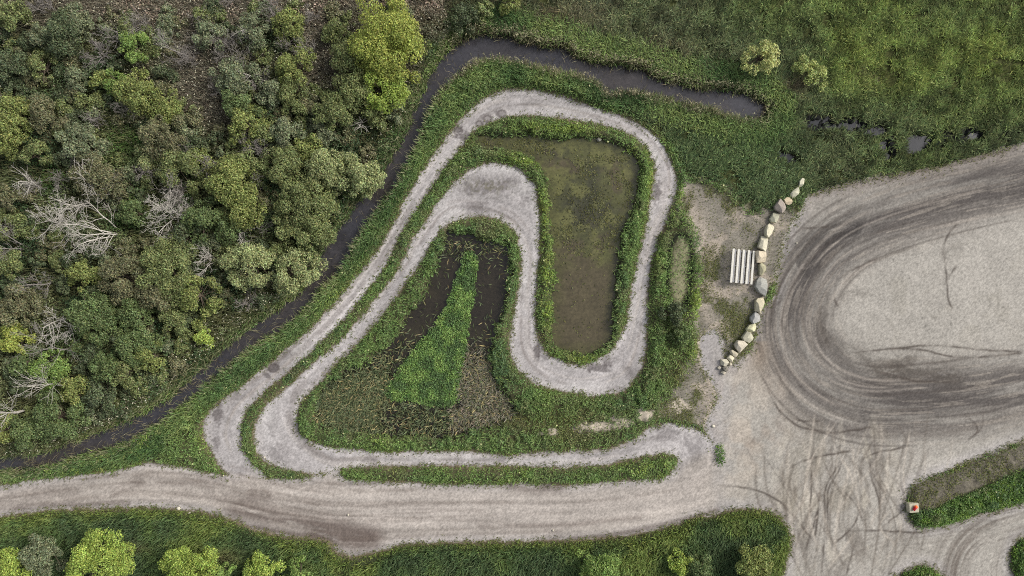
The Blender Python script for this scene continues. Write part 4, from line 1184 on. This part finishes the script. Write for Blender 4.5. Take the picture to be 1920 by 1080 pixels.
DEAD = [
 (232, 440, 9.5, 1.0, "biggest white dead tree, spreading far left in the left wood", M_DEAD, 4, 3),
 (120, 412, 8.5, 1.1, "white dead tree with crooked open limbs left of the biggest dead tree", M_DEAD, 2, 3),
 (180, 385, 8.0, .7, "slender white dead tree above the biggest dead tree", M_DEAD, 2, 2),
 (335, 402, 6.5, .95, "many-stemmed white dead tree right of the biggest dead tree", M_DEAD, 5, 3),
 (345, 362, 6.0, .9, "thin grey dead tree just above the many-stemmed white dead tree", M_DEADG, 2, 3),
 (462, 442, 4.5, 1.0, "small white dead tree in mid wood", M_DEAD, 2, 2),
 (408, 490, 5.0, 1.0, "small spiky dead tree left of the pale round tree", M_DEAD, 3, 2),
 (125, 597, 9.0, .9, "feathery white dead tree at the left of the lower wood", M_DEAD, 1, 3),
 (140, 655, 8.0, .8, "greyish half bare tree below the feathery white dead tree", M_DEADG, 1, 3),
 (125, 715, 9.0, .5, "leaning bare white stems at the lower left", M_DEAD, 2, 2),
 (60, 765, 9.0, .6, "long forked white bare tree near the left edge above the ditch", M_DEAD, 2, 2),
 (70, 342, 8.0, .7, "bare branches near the left edge above the crooked dead tree", M_DEAD, 2, 2),
 (100, 530, 6.0, .9, "grey bare tree below the crooked dead tree", M_DEADG, 2, 3),
 (60, 470, 7.0, .9, "greenish grey bare tree below left of the crooked dead tree", M_DEADG, 2, 3),
 (200, 105, 4.5, 1.0, "grey leafless shrub left under the lone yellow-green upright tree", M_DEADG, 4, 3),
 (372, 115, 6.0, .9, "grey bare tree with one thick stem in the upper reed clearing", M_DEADG, 2, 3),
 (430, 90, 4.0, 1.0, "grey leafless shrub right of the bare tree in the upper reeds", M_DEADG, 4, 3),
 (482, 70, 6.5, .5, "leaning white stem near the top of the wood", M_DEAD, 1, 2),
 (500, 440, 4.0, 1.0, "small grey dead tree right of the small white one in mid wood", M_DEADG, 2, 2),
 (485, 148, 5.0, .6, "thin bare stem in the upper middle of the wood", M_DEAD, 1, 2),
 (105, 30, 4.5, 1.0, "grey leafless shrub in the top left reeds", M_DEADG, 4, 3),
 (145, 612, 5.0, .8, "little white dead tree just above the feathery one", M_DEAD, 2, 2),
 (680, 232, 4.0, .6, "few bare stems under the lime green tree by the ditch", M_DEAD, 3, 1),
]

# unnamed low bushes filling the wood between the crowns
rng2 = random.Random(11)
occ = [(t[0], t[1], t[2]) for t in TREES]
FILL = [('olive', "low olive bush half hidden between the named crowns of the wood"),
        ('brown', "low brownish bush half hidden between the crowns of the wood"),
        ('dark', "low dark green bush half hidden between the crowns of the wood"),
        ('grey', "low grey-green bush half hidden between the crowns of the wood")]
FILL = [(k, l.replace("named ", "")) for k, l in FILL]
cnt = 0
for k in range(6000):
    if cnt > 185: break
    px, py = rng2.uniform(0, 760), rng2.uniform(10, 840)
    rp = rng2.uniform(12, 21)
    wx, wy = W(px, py)
    jj = int((wy + YMAX) / CELL); ii = int((wx + XMAX) / CELL)
    if sd_wood[jj, ii] < rp * S * .9: continue
    if brownz[jj, ii] > .75: continue
    if greenz[jj, ii] > .5: continue
    if any(math.hypot(px - (960 + (d[0] - 960) * (1 + d[2] * .5 / 96)), py - (540 + (d[1] - 540) * (1 + d[2] * .5 / 96))) < 3.6 * d[2] + rp * .5 for d in DEAD): continue
    if any((px - a) ** 2 + (py - b) ** 2 < (.80 * (c_ + rp * .30)) ** 2 for a, b, c_ in occ): continue
    occ.append((px, py, rp))
    kd, lb = FILL[rng2.choice([0, 0, 1, 1, 2, 2, 3])]
    leafy_tree("bush", px, py, rp, kd, lb, "bush", "low bushes between the crowns", .75)
    cnt += 1

for k, (px, py, h, sp, lb, mt_, stems, lev) in enumerate(DEAD):
    h *= .86
    bare_tree(px, py, h, sp, lb, mt_, stems, k, lev)

# grey leafless shrubs scattered through the brush
cnt = 0
for k in range(3000):
    if cnt > 34: break
    px, py = rng2.uniform(10, 700), rng2.uniform(5, 800)
    if rng2.random() > smooth(520, 100, py) + .25: continue
    wx, wy = W(px, py)
    if sd_wood[int((wy + YMAX) / CELL), int((wx + XMAX) / CELL)] < 1.2: continue
    if any((px - a) ** 2 + (py - b) ** 2 < (.55 * c_) ** 2 for a, b, c_ in occ): continue
    occ.append((px, py, 26))
    bare_tree(px, py, rng2.uniform(2.6, 4.0), 1.0, "low leafless grey shrub in gaps between the green crowns of the wood", M_DEADG, 4, 100 + k, 2, "dead_shrub", "leafless grey shrubs")
    cnt += 1


# ------------------------------------------------------------------ boulders
def boulder(outl, org, h, rgb, label, name="boulder", group="boulders lining the lot", sc=5.4, seed=0):
    r = np.random.default_rng(900 + seed)
    p = PW([(org[0] + a / sc, org[1] + b / sc) for a, b in outl])
    # counter-clockwise
    if np.sum(p[:, 0] * np.roll(p[:, 1], -1) - np.roll(p[:, 0], -1) * p[:, 1]) < 0: p = p[::-1]
    import bmesh
    from mathutils import Vector
    c = p.mean(0); q = p - c
    size = np.abs(q).max()
    bm = bmesh.new()
    for (sc_, z) in ((1.0, -.2), (1.09, .45 * h), (1.0, 1.12 * h)):
        for v in q:
            bm.verts.new((v[0] * sc_, v[1] * sc_, z))
    res = bmesh.ops.convex_hull(bm, input=list(bm.verts))
    bmesh.ops.delete(bm, geom=list({g_ for g_ in res['geom_interior'] + res['geom_unused'] if isinstance(g_, bmesh.types.BMVert)}), context='VERTS')
    for k in range(5):           # split faces: each cut leaves one flat broken facet
        a = r.random() * 6.283 if k else radians(25)
        t = (.12, .45, .65, .9, 1.2)[k]
        nv = Vector((cos(a) * t, sin(a) * t, 1.0)).normalized()
        pt = Vector((cos(a) * size * .5 * (k > 0), sin(a) * size * .5 * (k > 0), h * (.98 if k == 0 else .86 - .12 * r.random())))
        cut_ = bmesh.ops.bisect_plane(bm, geom=list(bm.verts) + list(bm.edges) + list(bm.faces), plane_co=pt, plane_no=nv, clear_outer=True)
        ed = [e_ for e_ in cut_['geom_cut'] if isinstance(e_, bmesh.types.BMEdge)]
        if len(ed) > 2: bmesh.ops.contextual_create(bm, geom=ed)
    bmesh.ops.dissolve_limit(bm, angle_limit=radians(4), verts=list(bm.verts), edges=list(bm.edges))
    bmesh.ops.bevel(bm, geom=list(bm.edges), offset=.035, segments=1, affect='EDGES')
    bmesh.ops.recalc_face_normals(bm, faces=list(bm.faces))
    rgb = tuple((.62 * v + .38 * sum(rgb) / 3) * k_ for v, k_ in zip(rgb, (.95, .93, .87)))
    mat = mat_plain("stone", rgb, .85, 3.5, .74, 1.12, .4)
    me = bpy.data.meshes.new(name); bm.to_mesh(me); bm.free(); me.materials.append(mat)
    o = link(bpy.data.objects.new(name, me))
    o.location = (c[0], c[1], 0.0)
    tag(o, label, "boulder" if name == "boulder" else "stone", group)
    return o


O4, O5 = (1320, 320), (1320, 510)
BL = [
 (O4, [(945,165),(948,115),(975,82),(1000,92),(990,140),(965,180)], .8, (206,206,186), "narrow pale boulder at the upper right end of the row"),
 (O4, [(858,240),(890,205),(935,172),(946,200),(940,240),(890,287),(868,265)], .8, (204,206,184), "long pale green-white boulder, second from the row's upper end"),
 (O4, [(790,300),(825,275),(860,278),(882,300),(870,340),(835,350),(805,335)], .8, (204,186,156), "rounded tan boulder against the purplish square one"),
 (O4, [(695,365),(755,293),(820,375),(770,435),(705,400)], 1.2, (158,147,145), "purplish grey square boulder set cornerwise in the row"),
 (O4, [(655,490),(695,428),(745,430),(738,480),(710,530),(665,520)], .9, (182,184,164), "dull grey-green boulder just below the purplish square one"),
 (O4, [(607,600),(625,560),(660,533),(697,572),(665,640),(630,680),(607,655)], 1.0, (214,210,188), "cream pointed boulder, second above the bleachers"),
 (O4, [(535,775),(575,662),(627,675),(613,790),(600,822)], 1.0, (216,212,192), "tall cream boulder with a wedge foot just above the bleachers"),
 (O4, [(508,822),(530,814),(605,826),(614,925),(525,930),(518,870)], 1.0, (224,208,184), "square cream-pink boulder touching the bleachers' top right corner"),
 (O4, [(545,955),(565,935),(615,965),(610,1015),(580,1060),(550,1055)], .8, (172,170,138), "mossy olive-grey boulder beside the middle of the bleachers"),
 (O5, [(503,150),(520,95),(555,52),(617,82),(610,180),(600,240),(545,205)], 1.2, (168,172,176), "largest blue-grey boulder, at the bleachers' lower right corner"),
 (O5, [(505,390),(510,290),(530,268),(605,258),(590,320),(550,400)], 1.0, (204,196,170), "tall cream boulder directly below the largest blue-grey one"),
 (O5, [(540,400),(575,395),(575,425),(545,432)], .4, (180,172,156), "small stone wedged under the tall cream boulder"),
 (O5, [(458,460),(510,402),(550,440),(557,490),(480,520),(460,490)], 1.0, (160,164,174), "smaller blue-grey boulder in the lower half of the row"),
 (O5, [(417,575),(450,535),(505,522),(518,550),(500,590),(455,617),(425,600)], .9, (208,210,170), "pale yellow-green boulder below the smaller blue-grey one"),
 (O5, [(372,660),(420,600),(450,612),(495,662),(445,712),(385,690)], 1.1, (190,190,172), "sharp-ridged grey boulder, second below the smaller blue-grey one"),
 (O5, [(298,735),(325,692),(385,695),(422,730),(345,810),(315,775)], 1.1, (204,196,184), "big heart-shaped pinkish white boulder in the lower row"),
 (O5, [(250,800),(275,785),(340,825),(310,862),(265,830)], .8, (188,180,162), "flat brownish boulder right below the heart-shaped one"),
 (O5, [(222,870),(258,835),(293,865),(260,908)], .8, (222,216,192), "bright cream boulder near the lower end of the row"),
 (O5, [(165,885),(220,880),(238,910),(210,952),(165,935)], .8, (206,202,186), "pale boulder heading the cluster at the row's lower end"),
 (O5, [(238,910),(262,908),(282,938),(262,948)], .4, (200,194,176), "long small stone right of the pale cluster boulder"),
 (O5, [(268,900),(285,893),(292,912),(275,922)], .35, (186,178,160), "smallest round stone below the bright cream boulder"),
 (O5, [(130,965),(150,950),(170,965),(155,988),(135,980)], .4, (176,172,166), "small grey stone at the far lower left of the row"),
 (O5, [(178,960),(210,950),(238,990),(215,1008),(190,990)], .7, (132,128,122), "dark grey boulder in the middle of the lower end cluster"),
 (O5, [(163,1015),(185,995),(222,1015),(200,1037)], .5, (186,180,170), "pale flat stone at the very bottom of the row"),
]
for k, (og, ol, h, rgb, lb) in enumerate(BL):
    boulder(ol, og, h, rgb, lb, "stone" if " stone" in lb else "boulder", seed=k)

for k, (px, py, rr_, lb) in enumerate([(335, 953, 4, "white stone on the grass edge below the left road"), (356, 961, 2.2, "little white stone right of the bigger one below the left road"),
                                       (1337, 799, 3.4, "white stone at the grass tip by the round end of the track"), (1493, 456, 1.8, "tiny white stone on the lot right of the boulder row"),
                                       (496, 857, 2.0, "tiny white stone at the inner lower left bend of the track"), (1123, 262, 4.5, "grey stone on the upper bank of the weedy pond"),
                                       (653, 965, 2.0, "tiny pale stone on the main road's dark patch"), (1037, 994, 2.0, "tiny pale stone on the right half of the main road")]):
    a = np.sort(np.random.default_rng(k).random(6)) * .6 + np.arange(6)
    boulder([(math.cos(t) * rr_, math.sin(t) * rr_ * .8) for t in a], (px, py), .25, (214, 210, 200) if k != 5 else (140, 142, 136), lb, "stone", "loose stones", 1.0, 50 + k)
# a pale stick lying in the grass
sp_ = Pile()
x0, y0 = W(1439, 307); x1, y1 = W(1444, 301)
tube(sp_, [(x0, y0, .12), ((x0 + x1) / 2 + .02, (y0 + y1) / 2, .2), (x1, y1, .26)], [.07, .075, .05], 6)
tag(sp_.build("stick", M_DEAD), "short white stick lying in the grass above the boulder row", "stick")


# ------------------------------------------------------------------ bleachers
def boxmesh(name, boxes, mat, parent=None, bev=.008):
    """boxes: (cx,cy,cz, sx,sy,sz) or 8-corner arrays"""
    import bmesh
    bm = bmesh.new()
    for b in boxes:
        cx, cy, cz, sx, sy, sz = b
        res = bmesh.ops.create_cube(bm, size=1.0)
        for v in res['verts']:
            v.co = (cx + v.co.x * sx, cy + v.co.y * sy, cz + v.co.z * sz)
    if bev:
        bmesh.ops.bevel(bm, geom=list(bm.edges), offset=bev, segments=1, affect='EDGES')
    me = bpy.data.meshes.new(name); bm.to_mesh(me); bm.free()
    me.materials.append(mat)
    o = link(bpy.data.objects.new(name, me))
    if parent: o.parent = parent
    return o


M_SEAT = mat_plain("pale_board", (206, 203, 192), .6, 9, .82, 1.1, .15)
M_FOOT = mat_plain("grey_board", (142, 142, 143), .65, 9, .8, 1.12, .15)
M_STEEL = mat_plain("galvanised_steel", (120, 122, 126), .5, 9, .85, 1.1, .1, .6)
bx, by = W(1393, 500, .9)
bl = empty("bleachers", (bx, by, 0), radians(-4.5))
tag(bl, "five-row bleachers with pale seat boards and grey foot boards beside the boulders", "bleachers")
LEN = 4.72
seat_x = [-1.68 + .80 * k for k in range(5)]
seat_z = [1.55 - .28 * k for k in range(5)]
for k in range(5):
    o = boxmesh("seat", [(seat_x[k], 0, seat_z[k], .30, LEN, .05)], M_SEAT, bl)
    # ribs on the board
    if k < 4:
        boxmesh("footboard", [(seat_x[k] + .185 + .17, 0, seat_z[k] - .30, .17, LEN - .14, .04), (seat_x[k] + .185 - .01, 0, seat_z[k] - .30, .16, LEN - .14, .04)], M_FOOT, bl)
for yy in (-LEN / 2 + .3, 0, LEN / 2 - .3):
    bxs = []
    for k in range(5):
        bxs.append((seat_x[k], yy, (seat_z[k] - .025) / 2, .06, .06, seat_z[k] - .03))
    for k in range(4):
        bxs.append((seat_x[k] + .4, yy + .07, seat_z[k] - .345, .80, .05, .05))
    bxs.append((seat_x[2], yy - .07, .04, 3.4, .06, .06))
    boxmesh("frame", bxs, M_STEEL, bl, .004)
# diagonal brace at the tall back
bp2 = Pile()
tube(bp2, [(seat_x[0] - .05, -LEN / 2 + .3, .1), (seat_x[0] - .05, 0, 1.35)], [.025, .025], 6)
tube(bp2, [(seat_x[0] - .05, LEN / 2 - .3, .1), (seat_x[0] - .05, 0, 1.35)], [.025, .025], 6)
bp2.build("brace", M_STEEL, bl)

# ------------------------------------------------------------------ concrete block with a red marker
M_CONC, nt, b = mat_new("painted_concrete")
tc = N(nt, "ShaderNodeTexCoord")
nz = N(nt, "ShaderNodeTexNoise"); nz.inputs["Scale"].default_value = 3.0; nz.inputs["Detail"].default_value = 5
nt.links.new(tc.outputs["Object"], nz.inputs["Vector"])
gr = N(nt, "ShaderNodeTexGradient", gradient_type='SPHERICAL')
mp = N(nt, "ShaderNodeMapping"); mp.inputs["Location"].default_value = (-.38, -.30, -.98); mp.inputs["Scale"].default_value = (1.6, 2.2, 1.0)
nt.links.new(tc.outputs["Object"], mp.inputs[0]); nt.links.new(mp.outputs[0], gr.inputs[0])
ad = N(nt, "ShaderNodeMath", operation='MULTIPLY_ADD'); ad.inputs[1].default_value = 1.6; ad.inputs[2].default_value = -1.0
nt.links.new(nz.outputs["Fac"], ad.inputs[0])
ad2 = N(nt, "ShaderNodeMath", operation='ADD'); nt.links.new(gr.outputs[1], ad2.inputs[0]); nt.links.new(ad.outputs[0], ad2.inputs[1])
cr = N(nt, "ShaderNodeValToRGB")
cr.color_ramp.elements[0].position = .18; cr.color_ramp.elements[0].color = (*lin((176, 170, 148)), 1)
cr.color_ramp.elements[1].position = .42; cr.color_ramp.elements[1].color = (*lin((226, 120, 112)), 1)
nt.links.new(ad2.outputs[0], cr.inputs[0])
c_, _ = noise_mul(nt, cr.outputs[0], 8.0, .8, 1.15, 5)
nt.links.new(c_, b.inputs["Base Color"]); b.inputs["Roughness"].default_value = .9
kx, ky = W(1714.5, 953, .95)
blk = boxmesh("concrete_block", [(0, 0, .45, 1.35, 1.3, .9)], M_CONC, None, .05)
blk.location = (kx, ky, 0); blk.rotation_euler = (0, 0, radians(4))
tag(blk, "square concrete block with faded red paint on the grass tip by the lot", "concrete block")
# the red marker: a domed cap with an orange neck, lying on the block
M_RED = mat_plain("red_plastic", (170, 30, 42), .4, 6, .8, 1.1, .1)
M_ORG = mat_plain("orange_plastic", (238, 104, 40), .4, 6, .85, 1.1, .1)


def lathe(name, prof, mat, parent, seg=18):
    V = []; F = []
    for (rr0, zz0) in prof:
        for s in range(seg):
            V.append((rr0 * cos(2 * pi * s / seg), rr0 * sin(2 * pi * s / seg), zz0))
    for a in range(len(prof) - 1):
        for s in range(seg):
            F.append((a * seg + s, a * seg + (s + 1) % seg, (a + 1) * seg + (s + 1) % seg, (a + 1) * seg + s))
    return mesh_np(name, np.array(V), [np.array(F)], mat, flat=False, parent=parent)


mk = empty("marker", (kx + .02, ky + .08, .90 + .20))
mk.rotation_euler = (0, radians(84), radians(60))
tag(mk, "red and orange marker lying on top of the concrete block", "marker")
lathe("body", [(.001, -.42), (.10, -.42), (.16, -.38), (.19, -.2), (.2, .05), (.19, .1)], M_RED, mk)
lathe("cap", [(.192, .1), (.2, .14), (.19, .26), (.14, .36), (.06, .41), (.001, .42)], M_ORG, mk)
